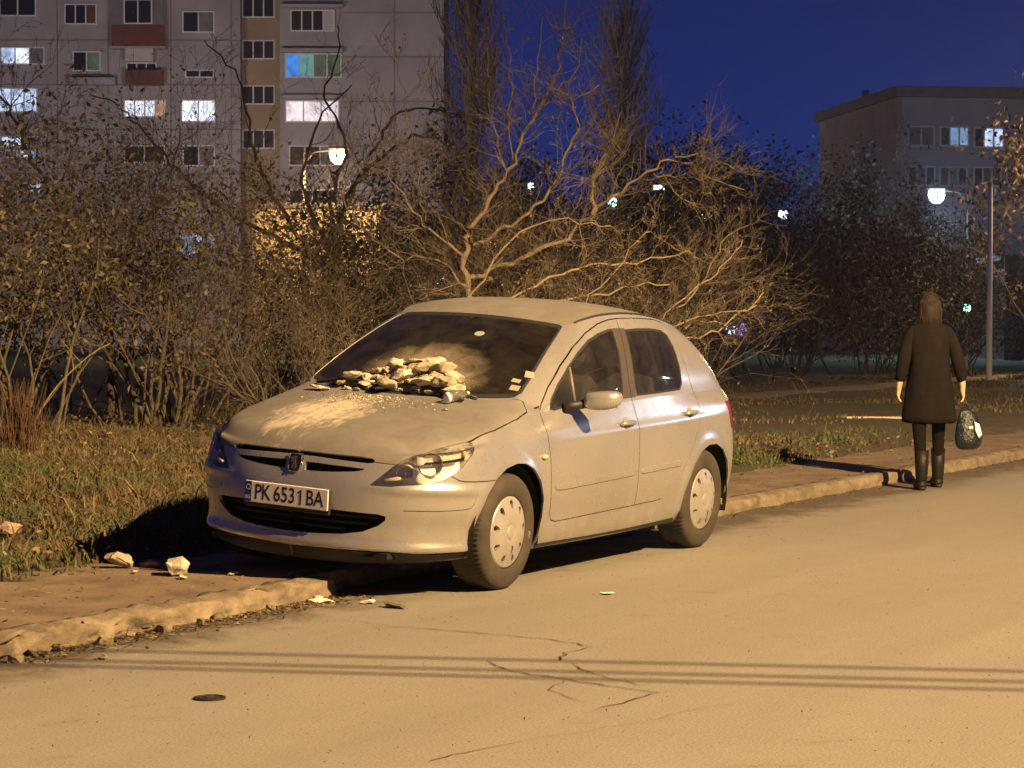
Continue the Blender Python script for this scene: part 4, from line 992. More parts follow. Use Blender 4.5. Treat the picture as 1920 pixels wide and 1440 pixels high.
for i, (x, y, s, lb) in enumerate(((1.06, -.50, .05, 'tiny pale crumb just before the large plaster chunk'), (.80, -.35, .06, 'flat pale crumb between the large plaster chunk and the kerb'), (1.00, -.86, .04, 'tiny pale crumb near the grass beside the greyish chunk'))): chunk('plaster_crumb', lb, 'rubble', (x, y, .102), (s * 1.6, s, s * .3), PLAS, 20 + i)
chunk('paper_scrap', 'pale flat scrap on the road just past the broken kerb end', 'litter', (.95, .31, .012), (.17, .07, .02), PALE, 31, rz=1.9)
chunk('paper_scrap', 'small white scrap on the road below the front bumper', 'litter', (.88, .53, .011), (.08, .05, .018), PALE, 32, rz=1.7)
chunk('asphalt_flake', 'thin dark tilted flake on the road next to the small white scrap', 'litter', (.96, .74, .014), (.16, .07, .02), simple('flake', (.12, .10, .08), .9), 33, rz=1.5)
chunk('paper_scrap', 'bright white scrap lying on the road in front of the near front wheel', 'litter', (-.06, 1.43, .009), (.09, .055, .010), simple('white_scrap', (.85, .83, .76), .7), 34, rz=1.1)
chunk('plaster_crumb', 'small pale lump on the road beside the sheared kerb corner', 'litter', (.86, .22, .012), (.07, .04, .02), PLAS, 35)
chunk('stone', 'pinkish stone lying in the grass at the left edge of the view', 'stone', (-.26, -2.81, .15), (.16, .12, .09), mottled('stone_pink', (.28, .2, .15), (.4, .3, .23), 12), 36)
chunk('stone', 'small stone on the road by the near end of the kerb', 'stone', (3.05, .55, .012), (.05, .04, .03), PLAS2, 37)
chunk('paper_scrap', 'pink scrap in the gutter just behind the parked car', 'litter', tuple(loc(1.28 * 1, 18.6, .02)), (.07, .04, .02), simple('pink_scrap', (.5, .32, .24), .8), 38)
vc = thing('valve_cover', 'small round dark utility cover set in the road', 'utility cover', (3.66, 1.55, .0)); m = MB(); m.lathe([(.062, .0), (.062, .007), (.052, .009), (.051, .006), (.001, .006)], 24, 'Z'); m.build('frame', simple('cast_iron', (.03, .026, .022), .6, .3), vc); m = MB(); m.box((0, 0, .0085), (.05, .012, .004)); m.build('grip', simple('cast_iron_worn', (.07, .06, .05), .5, .4), vc)
pk = MB().box((0, 0, 0), (.75, .09, .03), bev=.006).build('plank', simple('pale_plank', (.42, .36, .28), .8)); pk.location = (-18.54, -3.56, .15); pk.rotation_euler = (0, 0, R(112)); tag(pk, 'pale plank lying on the bare soil behind the walking person', 'plank')
# leaf litter and grit
def scatter(name, n, fn, mats, size, kind='stuff', up=.5, label=None):
    r = np.random.default_rng(5 + n); P = []; 
    while len(P) < n:
        p = fn(r)
        if p is not None: P.append(p)
    P = np.array(P); s = r.uniform(size[0], size[1], (n, 1)); a = r.normal(size=(n, 3)) * (1, 1, up); a /= np.linalg.norm(a, axis=1, keepdims=True); b = np.cross(a, r.normal(size=(n, 3))); b /= np.linalg.norm(b, axis=1, keepdims=True); b[:, 2] *= up
    V = np.stack([P - a * s, P - b * s * .55, P + a * s, P + b * s * .55], 1).reshape(-1, 3); F = np.arange(n * 4).reshape(n, 4)
    o = mesh_obj(name, V, F, None, None, False, mats, r.integers(0, len(mats), n)); return tag(o, label, kind=kind)
def lit(r):
    k = r.random()
    if k < .45: x = r.uniform(.5, 3.3); y = kerb_y(x) + abs(r.normal(0, .10)) + .02; return (x, y, .006)
    if k < .75: x = r.uniform(-22, -2.9); y = kerb_y(x) + abs(r.normal(0, .09)) + .02; return (x, y, .006)
    x = r.uniform(-14, 4.5); y = r.uniform(-1.3, .0); return (x, y, .100)
scatter('leaf_litter', 4200, lit, LITM, (.006, .020), up=.25)
scatter('road_grit', 7000, lambda r: (r.uniform(-6, 7), r.uniform(.3, 7), .005), [LITM[0], LITM[2], LITM[1], CRK0], (.0018, .0060), up=.35)
for i in range(9):
    x = (1.75, 1.95, 2.25, 2.45, 2.7, 2.95, 3.1, 3.3, 1.35)[i]; s = (.06, .04, .08, .035, .07, .05, .09, .06, .04)[i]
    chunk('kerb_fragment', 'broken concrete fragment below the crumbling kerb, {} from the left'.format('seventh sixth fifth fourth third second first zeroth eighth'.split()[i]), 'rubble', (x, kerb_y(x) + .05 + (i * 37 % 5) * .012, .018), (s * 1.4, s, s * .7), CONC, 60 + i, group='kerb fragments')
order_l = [o for o in col.objects if o.get('group') == 'kerb fragments']; order_l.sort(key=lambda o: -o.location.x)
for i, o in enumerate(order_l): o['label'] = 'broken concrete fragment below the crumbling kerb, {} from the left'.format('first second third fourth fifth sixth seventh eighth ninth'.split()[i])

# ---- grass: blades and dry stalks, one uncountable mass
def in_view(x, y, z=.1, m=.32):
    d = Vector((x, y, z)) - CAM; a = d.dot(F_)
    if a < 4: return False
    px = d.dot(R2) / a * 4284.6 / 960; py = d.dot(U2) / a * 4284.6 / 720
    return abs(px) < 1 + m and abs(py) < 1.1
def grass(name, n, xr, yr, hr, wd, seed, keep, lean=.45, mw=(4, 2, 3, 3)):
    r = np.random.default_rng(seed); V = []; F = []; MI = []; mi = np.repeat(np.arange(4), mw); c = 0; tries = 0
    while c < n and tries < n * 30:
        tries += 1; x = r.uniform(*xr); y = r.uniform(*yr)
        if not in_view(x, y): continue
        k = keep(x, y)
        if r.random() > k: continue
        z = zver(x, y); h = r.uniform(*hr) * (2.1 if r.random() < .05 else 1) * (.45 + .55 * k) * (1 + .5 * fbm(x, y, .9, 2)); w = wd * r.uniform(.6, 1.4); a = r.uniform(0, 6.283); l = r.normal(0, lean, 2) * h; ca, sa = math.cos(a) * w, math.sin(a) * w; b = len(V)
        V += [(x - ca, y - sa, z - .01), (x + ca, y + sa, z - .01), (x + l[0] * .4 + ca * .7, y + l[1] * .4 + sa * .7, z + h * .6), (x + l[0] * .4 - ca * .7, y + l[1] * .4 - sa * .7, z + h * .6), (x + l[0], y + l[1], z + h * max(.35, 1 - abs(l[0] + l[1]) * .8))]
        F += [(b, b + 1, b + 2, b + 3), (b + 3, b + 2, b + 4)]; q = mi[r.integers(0, len(mi))]; g = fbm(x, y, .8, 3) + (.38 if y > -2.6 else -.04); q = (1 if r.random() < .6 else 3) if g > .20 and r.random() < .8 else ((2 if r.random() < .6 else 0) if g < -.02 and r.random() < .75 else q); MI += [q, q]; c += 1
    return tag(mesh_obj(name, V, F, None, None, False, GRASSM, MI), kind='stuff')
def kl(x, y): return min(1, max(0, (pave_in(x) - .05 - y) / .35)) * (.55 + .9 * max(-.4, fbm(x, y, .55, 3))) * (1 if x > -4.5 else max(0, min(1, fbm(x, y, .6, 3) * 2.2 + (.25 if y < -3.2 else -.12))))
grass('grass', 76000, (-16, 5.5), (-13, -1.0), (.04, .17), .0065, 3, lambda x, y: kl(x, y) if (x > -9 or y < -3.5) else kl(x, y) * .5, .75, (4, 4, 4, 4))
grass('grass_far', 14000, (-46, -4.5), (-12, -1.0), (.03, .10), .013, 4, lambda x, y: max(0, fbm(x, y, .45, 3) * 1.3 + (.15 if y < -5 else -.15) + (.5 if x < -40 else 0)) * min(1, max(0, (-1.15 - y) / .5)) if abs(y + 8.9) > .6 else .0, mw=(2, 4, 3, 3))
scatter('dead_leaves', 11000, lambda r: (lambda x, y: (x, y, zver(x, y) + r.uniform(.0, .11)) if in_view(x, y) and y < pave_in(x) else None)(r.uniform(-14, 4), r.uniform(-12, -1.0)), LITM + [GRASSM[3], GRASSM[2], LITM[2]], (.008, .028), up=.8)
# ------------------------------------------------------------------ trees and shrubs
BARK = mottled('bark', (.045, .036, .028), (.11, .088, .062), 14, .9, .6, 60, .006); BARKD = mottled('bark_dark', (.045, .035, .028), (.11, .085, .065), 12, .95, .4, 50, .006); BARKP = mottled('bark_pale', (.12, .092, .062), (.22, .17, .11), 14, .85, .4, 60, .004)
TWIG = mottled('twig', (.062, .049, .038), (.125, .098, .072), 9, .9, 0); TWIGG = mottled('twig_grey', (.07, .065, .06), (.13, .12, .11), 9, .9, 0)
LEAFM = [simple('leaf_brown', (.072, .056, .038), .75), simple('leaf_olive', (.056, .054, .028), .7), simple('leaf_tan', (.12, .098, .060), .8), simple('leaf_rust', (.058, .034, .021), .8), simple('leaf_dark', (.022, .019, .013), .8)]
LEAFG = [simple('leaf_grey', (.10, .10, .10), .8), simple('leaf_dim', (.13, .12, .10), .8), simple('leaf_night', (.04, .045, .04), .85)]
BARKM = mottled('bark_fruit_tree', (.11, .085, .06), (.21, .165, .115), 14, .85, .5, 60, .004); TWIGM = mottled('twig_fruit_tree', (.10, .080, .058), (.19, .15, .105), 9, .9, 0)
class Tree:
    def __init__(s, seed): s.r = random.Random(seed); s.big = MB(); s.twig = MB(); s.tips = []
    def limb(s, p, d, L, r0, lv, maxlv, wig=.35, up=.15, kids=3, spread=.9, seg=6, r1=None):
        r = s.r; pts = [Vector(p)]; rads = [r0]; d = Vector(d).normalized(); st = L / seg; r1 = r0 * .45 if r1 is None else r1
        for i in range(seg):
            d = (d + Vector((r.gauss(0, wig), r.gauss(0, wig), r.gauss(0, wig) * .7 + up)) * .5).normalized(); pts.append(pts[-1] + d * st); rads.append(r0 + (r1 - r0) * (i + 1) / seg)
        tgt = s.big if r0 > .011 else s.twig; tgt.tube(pts, rads, 6 if r0 > .03 else (4 if r0 > .011 else 3), cap=False)
        if lv >= maxlv - 1:
            for q in pts[1:]: s.tips.append(q)
        if lv < maxlv:
            for k in range(kids if lv else kids + 1):
                i = r.randint(max(1, seg // 3), seg); t = (pts[i] - pts[i - 1]).normalized(); a = t.orthogonal().normalized(); a = Matrix.Rotation(r.uniform(0, 6.28), 3, t) @ a
                s.limb(pts[i], t + a * r.uniform(.5, 1.0) * spread, L * r.uniform(.45, .75), max(.0028, rads[i] * r.uniform(.45, .7)), lv + 1, maxlv, wig, up, kids, spread, max(3, seg - 1))
        return pts
    def leaves(s, n, size, rad=.10, flat=.8, tips=None):
        rr = np.random.default_rng(s.r.randint(0, 9999)); T = np.array([tuple(t) for t in (tips or s.tips)]); P = T[rr.integers(0, len(T), n)] + rr.normal(0, rad, (n, 3)); sz = rr.uniform(size[0], size[1], (n, 1))
        a = rr.normal(size=(n, 3)); a /= np.linalg.norm(a, axis=1, keepdims=True); b = np.cross(a, rr.normal(size=(n, 3))); b /= np.linalg.norm(b, axis=1, keepdims=True); c = np.cross(a, b)
        V = np.stack([P - a * sz, P - b * sz * .5 + c * sz * .18, P + a * sz, P + b * sz * .5 + c * sz * .18], 1).reshape(-1, 3)
        keep = V[:, 2].reshape(n, 4).min(1) > .05; V = V.reshape(n, 4, 3)[keep].reshape(-1, 3); return V, np.arange(len(V)).reshape(-1, 4)
def dup(root, l, rz, sc=1.0, label=None, group=None):
    r = root.copy(); col.objects.link(r); r.location = l; r.rotation_euler = (0, 0, rz); r.scale = sc if hasattr(sc, '__len__') else (sc, sc, sc)
    if label: r['label'] = label
    if group: r['group'] = group
    for ch in list(root.children):
        c = ch.copy(); col.objects.link(c); c.parent = r
        for g in ch.children: d = g.copy(); col.objects.link(d); d.parent = c
    return r
def make_shrub(seed, h, w, stems, nleaf, lsize, mats, bark, twig, maxlv=3, kids=3, lean=.35, name='shrub'):
    t = Tree(seed); r = t.r
    for k in range(stems):
        a = r.uniform(0, 6.28); q = r.uniform(0, w * .35); t.limb((q * math.cos(a), q * math.sin(a), -.05), (math.cos(a) * lean * r.uniform(.2, 1.5), math.sin(a) * lean * r.uniform(.2, 1.5), 1), h * r.uniform(.45, .72), r.uniform(.016, .036), 0, maxlv, .38, .10, kids, 1.0)
    root = thing(name, 'x', 'shrub'); t.big.build('stems', bark, root, True); t.twig.build('twigs', twig, root)
    if nleaf:
        V, F = t.leaves(nleaf, lsize, .16); rr = np.random.default_rng(seed); mesh_obj('foliage', V, F, None, root, False, mats, rr.integers(0, len(mats), len(F)))
    return root
GL = 'tangled shrubs of the thicket behind the grass verge'
A = [make_shrub(11, 3.9, 2.2, 9, 2700, (.020, .062), LEAFM, BARK, TWIG), make_shrub(12, 4.3, 2.0, 8, 2600, (.020, .062), LEAFM, BARK, TWIG), make_shrub(13, 3.4, 2.4, 10, 2700, (.020, .060), LEAFM, BARK, TWIG, 3, 3, .5)]
spots = [(-5.6, -11.0, 2, .95), (-7.2, -10.6, 1, .9), (-7.6, -13.0, 0, 1.0), (-8.9, -10.2, 0, .95), (-10.3, -11.4, 1, .95), (-11.6, -10.3, 2, .95), (-12.9, -11.0, 0, .90), (-14.3, -10.4, 1, .80), (-15.8, -11.2, 2, .70), (-17.4, -10.6, 0, .60), (-19.2, -11.0, 1, .62), (-10.8, -13.4, 1, .92), (-14.2, -13.6, 0, .85), (-18.6, -13.4, 2, .75), (-21.5, -11.2, 2, .80), (-23.8, -11.6, 0, .80), (-26.0, -11.0, 1, .72), (-22.5, -14, 0, .90), (-26.5, -14, 2, .95)]
LB = 'tangled brown shrub with small withered leaves in the thicket behind the grass verge'
for i, (x, y, k, s) in enumerate(spots):
    first = not A[k].get('placed'); rz = rng.uniform(0, 6.28); sc = (s * .98, s * .98, s * 1.0)
    if first: o = A[k]; o['placed'] = 1; o.location = (x, y, zver(x, y)); o.rotation_euler = (0, 0, rz); o.scale = sc; o['label'] = LB; o['group'] = GL
    else: dup(A[k], (x, y, zver(x, max(y, -30))), rz, sc, LB, GL)
for o in A: del o['placed']
# darker, greyer bushes and small trees to the right, beyond the path
Bs = [make_shrub(21, 4.6, 3.0, 10, 7000, (.035, .085), LEAFG, BARKD, TWIGG, 3, 3, .5), make_shrub(22, 5.6, 3.0, 8, 6500, (.035, .085), LEAFG, BARKD, TWIGG, 3, 3, .4)]
LB2 = 'dark grey leafy bush in the unlit thicket beyond the path'; GL2 = 'dark bushes beyond the path'
spots = [(-29.5, -13.0, 0, .88), (-32.0, -12.2, 0, .93), (-34.5, -13.2, 1, .85), (-37.2, -12.4, 0, 1.0), (-40.0, -13.0, 1, .90), (-42.8, -12.2, 0, 1.02), (-45.6, -12.8, 1, .80), (-48.6, -12.8, 0, .86), (-51.5, -13.2, 0, .80), (-33.0, -16, 1, .95), (-38.5, -16, 1, 1.05), (-44, -16.5, 1, 1.1), (-50, -17.5, 1, .80), (-56, -18.8, 1, .72), (-29.5, -17, 0, 1.05), (-56, -14.2, 0, .72)]
pl0 = set()
for i, (x, y, k, s) in enumerate(spots):
    rz = rng.uniform(0, 6.28)
    if k not in pl0: pl0.add(k); o = Bs[k]; o.location = (x, y, .05); o.rotation_euler = (0, 0, rz); o.scale = (s, s, s); o['label'] = LB2; o['group'] = GL2
    else: dup(Bs[k], (x, y, .05), rz, s, LB2, GL2)

ORD = 'first second third fourth fifth sixth seventh eighth ninth tenth eleventh twelfth thirteenth fourteenth fifteenth sixteenth seventeenth eighteenth nineteenth twentieth'.split()
def order_labels(group, fmt, cls=lambda o: ''):
    L = [o for o in col.objects if o.get('group') == group and o.parent is None]; bins = {}
    for o in L: bins.setdefault(cls(o), []).append(o)
    for c, q in bins.items():
        q.sort(key=lambda o: (o.location - CAM).dot(R2) / (o.location - CAM).dot(F_))
        for i, o in enumerate(q): o['label'] = fmt.format(n=ORD[i], c=c)
order_labels(GL, 'brown shrub with withered leaves, {n} from the left in the {c} thicket row', lambda o: 'front' if o.location.y > -12.2 else 'back')
order_labels(GL2, 'dark grey leafy bush, {n} from the left in the {c} row beyond the path', lambda o: 'front' if o.location.y > -14.6 else 'back')
# ---- the bare fruit tree right behind the car (limbs in metres: right, up)
LIMBS = {
't': [(.02, .03), (.01, 1.2), (-.01, 1.82), (-.03, 2.13), (.02, 2.35)],
'a': [(.02, 2.35), (.14, 2.53), (.27, 2.75), (.44, 2.97), (.54, 3.18), (.67, 3.46), (.78, 3.75), (.95, 4.08), (1.06, 4.36), (1.1, 4.64), (1.16, 4.91), (1.19, 5.11)],
'a1': [(.78, 3.75), (.95, 3.89), (1.1, 4.06), (1.22, 4.2), (1.29, 4.36), (1.32, 4.56)],
'a2': [(.78, 3.83), (.79, 4.11), (.83, 4.48), (.85, 4.87), (.98, 4.73), (1.1, 4.65), (1.24, 4.74)],
'b': [(-.01, 2.19), (.27, 2.3), (.54, 2.45), (.79, 2.63), (.95, 2.78), (1.07, 3.03), (1.14, 3.31), (1.29, 3.52), (1.18, 3.73), (1.29, 3.89), (1.5, 3.99)],
'b1': [(1.29, 3.52), (1.41, 3.37), (1.53, 3.31), (1.43, 3.15)],
'c': [(-.02, 1.82), (.27, 1.92), (.61, 2.04), (.95, 2.19), (1.26, 2.35), (1.43, 2.53), (1.69, 2.78), (1.9, 2.9), (2.09, 3.03), (2.25, 3.17), (2.42, 3.22), (2.59, 3.12), (2.77, 2.97), (3.02, 2.92), (3.25, 2.82)],
'c1': [(1.43, 2.53), (1.45, 2.87), (1.52, 3.09), (1.58, 3.23)],
'c2': [(2.42, 3.22), (2.65, 3.23), (2.89, 3.18), (3.1, 3.09)],
'c3': [(2.15, 3.0), (2.43, 2.99), (2.77, 2.97)],
'c4': [(2.25, 2.99), (2.38, 2.81), (2.68, 2.69), (2.77, 2.81)],
'd': [(-.02, 2.07), (-.23, 2.19), (-.48, 2.44), (-.63, 2.6), (-.82, 2.87), (-.97, 3.12)],
'd1': [(-.48, 2.44), (-.6, 2.81), (-.54, 3.18), (-.72, 3.62), (-.82, 4.3), (-.88, 4.57)],
'e': [(.45, 2.97), (.36, 3.31), (.27, 3.68), (.24, 3.99), (.24, 4.42), (.22, 4.75)],
'e2': [(.54, 3.18), (.48, 3.62), (.5, 3.99), (.45, 4.57)],
'h': [(2.43, 1.45), (2.68, 1.7), (2.83, 1.95), (2.99, 2.21), (3.25, 2.46)],
'i': [(-.04, 1.7), (-.23, 1.95), (-.48, 2.07), (-.72, 2.04), (-1.09, 2.26), (-1.34, 2.5), (-1.47, 2.81), (-1.34, 3.12), (-1.09, 3.31)]}
RAD = {'t': (.062, .05), 'a': (.042, .007), 'a1': (.014, .006), 'a2': (.012, .006), 'b': (.034, .008), 'b1': (.010, .005), 'c': (.045, .008), 'c1': (.038, .044), 'c2': (.014, .006), 'c3': (.012, .008), 'c4': (.012, .006), 'd': (.028, .009), 'd1': (.013, .004), 'e': (.013, .006), 'e2': (.011, .005), 'h': (.018, .007), 'i': (.022, .006)}
base = Vector((-12.34, -6.34, 0)); base.z = zver(base.x, base.y)
def tree_limbs(name, label, cat, base, limbs, rads, bark, twigm, seed, sub=(3, 6), ylim=1.0, rot=RZ, mlv=2, L0=.75, buds=900, thin=1.0, high=99):
    root = thing(name, label, cat, base, (0, 0, rot)); t = Tree(seed); rr = t.r; ends = {}
    for k, pts in limbs.items():
        yd = rr.uniform(-.25, .25) * ylim; n = len(pts); q = []
        for i, (x, z) in enumerate(pts):
            y0 = 0 if k == 't' else yd * i / n * 2.2; q.append(Vector((x, y0 + rr.uniform(-.03, .03), z)))
        q = [Vector(v) for v in resample([tuple(v) for v in q], .13, False, True)]; a, b = rads[k]; m = len(q); rd = [a + (b - a) * i / (m - 1) for i in range(m)]; q = [v + Vector((rr.gauss(0, .022), rr.gauss(0, .012), rr.gauss(0, .022))) for v in q]; rd = [w * thin * rr.uniform(.85, 1.2) for w in rd]
        t.big.tube(q, rd, 7)
        if k in ('t',): continue
        for j in range(int(m * rr.uniform(*sub) / 6)):
            i = rr.randint(1, m - 1)
            if q[i].z > high and rr.random() < .72: continue
            tg = (q[i] - q[i - 1]).normalized(); ax = Matrix.Rotation(rr.uniform(0, 6.28), 3, tg) @ tg.orthogonal().normalized()
            t.limb(q[i], tg * .7 + ax * rr.uniform(.5, 1.1), L0 * rr.uniform(.35, 1.2), max(.0035, min(.009, rd[i] * .4)), 0, mlv, .30, .12, 2, .9, 6)
    t.big.build('trunk', bark, root, True); t.twig.build('twigs', twigm, root)
    if buds and t.tips: V, F = t.leaves(buds, (.010, .026), .012); rq = np.random.default_rng(seed); mesh_obj('buds', V, F, None, root, False, [LEAFM[1], LEAFM[2], LEAFM[0]], rq.integers(0, 3, len(F)))
    return root
tree_limbs('bare_tree', 'bare branching fruit tree rising right behind the roof of the parked car', 'tree', base, LIMBS, RAD, BARKM, TWIGM, 41, (8, 13), 1.0, RZ, 2, .48, 1600, .66, 3.9)
# heap of cut branches behind the tailgate
bb = loc(1.22, 24.0); pile = {}
cut = {'f': [(-1.0, .55), (-.5, .95), (.0, 1.15), (.35, 1.28), (.7, 1.40), (1.30, 1.46)], 'g': [(-.9, .3), (-.35, .75), (.0, .98), (.45, 1.12), (.85, 1.24), (1.22, 1.44), (1.45, 1.62)], 'p': [(-1.6, 1.2), (-.9, 1.5), (-.2, 1.62), (.4, 1.75)], 'q': [(-1.9, .9), (-1.2, 1.6), (-.5, 1.9), (.1, 1.95), (.7, 2.1)], 'r': [(-1.2, .2), (-.8, 1.0), (-.3, 1.7), (.2, 2.3)], 's': [(-.6, .1), (-.2, .9), (.5, 1.5), (1.0, 1.9), (1.25, 2.2)], 't2': [(-1.8, .4), (-1.1, .9), (-.2, 1.1), (.5, 1.0)], 'u': [(-1.7, 1.5), (-1.3, 2.1), (-.8, 2.4), (-.2, 2.3)], 'v': [(.2, .0), (.3, .8), (.7, 1.35), (1.05, 1.3)]}
cr_ = {'f': (.026, .009), 'g': (.022, .012), 'p': (.03, .01), 'q': (.032, .008), 'r': (.022, .008), 's': (.022, .007), 't2': (.028, .012), 'u': (.02, .008), 'v': (.02, .01)}
tree_limbs('brush_pile', 'heap of pale cut branches sprawling behind the tailgate of the parked car', 'brush pile', Vector((bb.x, bb.y, .1)), cut, cr_, BARKP, mottled('twig_pale', (.09, .068, .046), (.17, .13, .085), 9, .9, 0), 43, (7, 11), 1.0, RZ, 2, .28, 900, .66)
# leafless shrubs either side of the fruit tree: fine brown tangle
C1 = make_shrub(31, 3.6, 2.4, 12, 1800, (.012, .03), LEAFM[:3], BARK, TWIG, 4, 3, .30, 'bare_shrub'); C2 = make_shrub(32, 3.2, 2.6, 12, 1800, (.012, .03), LEAFM[:3], BARK, TWIG, 4, 3, .36, 'bare_shrub')
LC = 'leafless brown shrub with fine tangled twigs around the bare fruit tree'; GC = 'bare shrubs around the fruit tree'
for i, (X, D, k, s) in enumerate(((-.9, 27.5, 0, .72), (-2.6, 26.5, 1, .60), (1.2, 27.4, 1, .80), (2.0, 29.5, 0, .62), (.2, 28.5, 0, .84), (-4.2, 29, 0, .95), (-.6, 31, 1, .85))):
    p = loc(X, D); p.z = zver(p.x, max(p.y, -30)); src = (C1, C2)[k]; rz = rng.uniform(0, 6.28)
    if i in (0, 1): src.location = p; src.rotation_euler = (0, 0, rz); src.scale = (s, s, s); src['label'] = LC; src['group'] = GC
    else: dup(src, p, rz, s, LC, GC)
order_labels(GC, 'leafless shrub of fine brown twigs, {n} from the left around the bare fruit tree')
# arching climber stems in front of the apartment block
arch = {'a': [(-1.2, 1.2), (-1.0, 2.6), (-.6, 3.6), (-.1, 4.3), (.5, 4.35), (1.0, 4.1), (1.5, 3.7)], 'b': [(-.9, 1.5), (-1.1, 2.9), (-.9, 3.9), (-1.2, 4.6), (-1.0, 5.2), (-1.05, 5.6)], 'c': [(-1.0, 1.8), (-1.8, 2.9), (-2.2, 3.8), (-2.4, 4.8), (-2.9, 5.3)], 'd': [(-.8, 2.2), (.1, 2.9), (.8, 3.3), (1.4, 3.1), (1.9, 2.8)], 'e': [(-1.1, 2), (-.9, 3.1), (-.3, 3.8), (.3, 4.0), (.9, 3.6), (1.2, 3.0)], 't': [(-1.0, 0), (-1.05, .8), (-1.1, 1.6), (-1.0, 2.3)], 'f': [(-1.0, 2.2), (-1.5, 3.2), (-1.3, 4.2), (-.8, 4.7)], 'g': [(-1.2, 2.2), (-2.6, 2.9), (-3.4, 3.6), (-4.1, 4.4), (-4.6, 4.6)]}
tree_limbs('bare_tree', 'tall leafless tree with arching dark branches in front of the apartment block', 'tree', Vector((*loc(-1.5, 33.0)[:2], .1)), arch, {k: ((.05, .010) if k != 't' else (.09, .07)) for k in arch}, BARKD, TWIG, 47, (4, 7), 1.5, RZ, 3, .75, 500, .75, 3.6)
tree_limbs('bare_tree', 'slanting bare tree with scattered leaves at the left edge of the view', 'tree', Vector((*loc(-5.3, 30.0)[:2], .1)), {'t': [(0, 0), (.05, .9), (-.1, 1.8)], 'a': [(-.1, 1.8), (-.5, 2.6), (-.9, 3.3), (-1.3, 4.2), (-1.7, 4.7)], 'b': [(-.1, 1.7), (.4, 2.5), (.8, 3.1), (1.0, 3.8)], 'c': [(-.1, 1.6), (-.9, 2.2), (-1.6, 2.9), (-2.2, 3.6), (-2.6, 4.4)]}, {'t': (.07, .055), 'a': (.045, .01), 'b': (.035, .008), 'c': (.04, .01)}, BARKD, TWIG, 48, (6, 10), 1.5, RZ, 3, 1.0, 2500)
# a few stray stems leaning at the foot of the thicket
for i, (X, D, pts, lb) in enumerate(((-5.3, 24.5, [(0, -.1), (.35, .55), (.75, .95), (1.0, 1.1)], 'pale thin stem arching to the right at the foot of the thicket'), (-4.9, 24.8, [(0, -.1), (.12, .6), (.5, 1.15)], 'thin upright stem forking at the foot of the thicket'), (-5.6, 23.0, [(-.6, .8), (0, .35), (.6, -.1)], 'thin reddish stem leaning to the left over the grass'))):
    m = MB(); q = [Vector((x, rng.uniform(-.03, .03), z)) for x, z in pts]; q = [Vector(v) for v in resample([tuple(v) for v in q], .12, False, True)]; m.tube(q, [.014 - .009 * k / len(q) for k in range(len(q))], 6)
    for _ in range(3): k = rng.randint(2, len(q) - 2); m.tube([q[k], q[k] + Vector((rng.uniform(-.3, .3), 0, rng.uniform(.15, .35)))], [.005, .002], 4)
    o = m.build('stem', BARKP if i == 0 else BARK); o.location = loc(X, D, .1); o.rotation_euler = (0, 0, RZ); tag(o, lb, 'stem')
# tuft of rust coloured dry weeds at the left edge
w_ = MB(); r_ = random.Random(3)
for k in range(150):
    a = r_.uniform(0, 6.28); q = r_.uniform(0, .22); h = r_.uniform(.35, .75); l = (r_.gauss(0, .10), r_.gauss(0, .10)); w_.tube([(q * math.cos(a), q * math.sin(a), -.03), (q * math.cos(a) + l[0] * .5, q * math.sin(a) + l[1] * .5, h * .6), (q * math.cos(a) + l[0], q * math.sin(a) + l[1], h)], [.005, .004, .002], 3, cap=False)
o = w_.build('weed_tuft', simple('weed_rust', (.11, .060, .030), .9)); p = loc(-4.85, 22.5); o.location = (p.x, p.y, zver(p.x, p.y)); tag(o, 'tuft of rust coloured dry weeds at the left edge of the verge', 'weeds')

# ---- poplars: upright crowns of fine bare twigs
def poplar(seed, h, w, n):
    t = Tree(seed); r = t.r; root = thing('poplar_tree', 'x', 'tree'); m = t.big; m.tube([(0, 0, -.2), (0, 0, h * .3), (.1, 0, h * .7), (0, 0, h * .98)], [.28, .22, .12, .03], 8)
    for k in range(n):
        z = h * r.uniform(.06, .93); a = r.uniform(0, 6.28); ww = w * (1 - .55 * (z / h) ** 2.2) * r.uniform(.35, 1.0); L = h * r.uniform(.09, .17); b = Vector((math.cos(a), math.sin(a), 0))
        p0 = Vector((0, 0, z)); p1 = p0 + b * ww * .5 + Vector((0, 0, L * .35)); p2 = p0 + b * ww + Vector((0, 0, L)); t.twig.tube([p0, p1, p2], [.045, .03, .012], 3, cap=False)
        for j in range(9):
            s0 = p1.lerp(p2, r.uniform(-.3, 1)); e = s0 + Vector((r.gauss(0, .22), r.gauss(0, .22), r.uniform(.35, .95))); t.twig.tube([s0, e], [.017, .007], 3, cap=False); t.tips.append(e); t.tips.append(s0.lerp(e, .5))
    m.build('trunk', BARKD, root, True); t.twig.build('crown', mottled('poplar_twig', (.10, .085, .08), (.18, .155, .145), 3, .95, 0), root); V, F = t.leaves(1800, (.03, .08), .2); mesh_obj('foliage', V, F, LEAFG[1], root); return root
pp = poplar(51, 13.6, 2.3, 230); pp.location = loc(4.35, 90); pp['label'] = 'tall slim poplar standing alone against the blue sky, right of centre'; pp['group'] = 'poplars'
dup(pp, loc(-1.75, 96), 2.0, (1.0, 1.0, 1.35), 'tall dark poplar touching the right corner of the apartment block', 'poplars')
dup(pp, loc(.15, 108), 1.0, (1.3, 1.3, .60), 'short poplar between the two tall poplars, low behind the fruit tree', 'poplars')
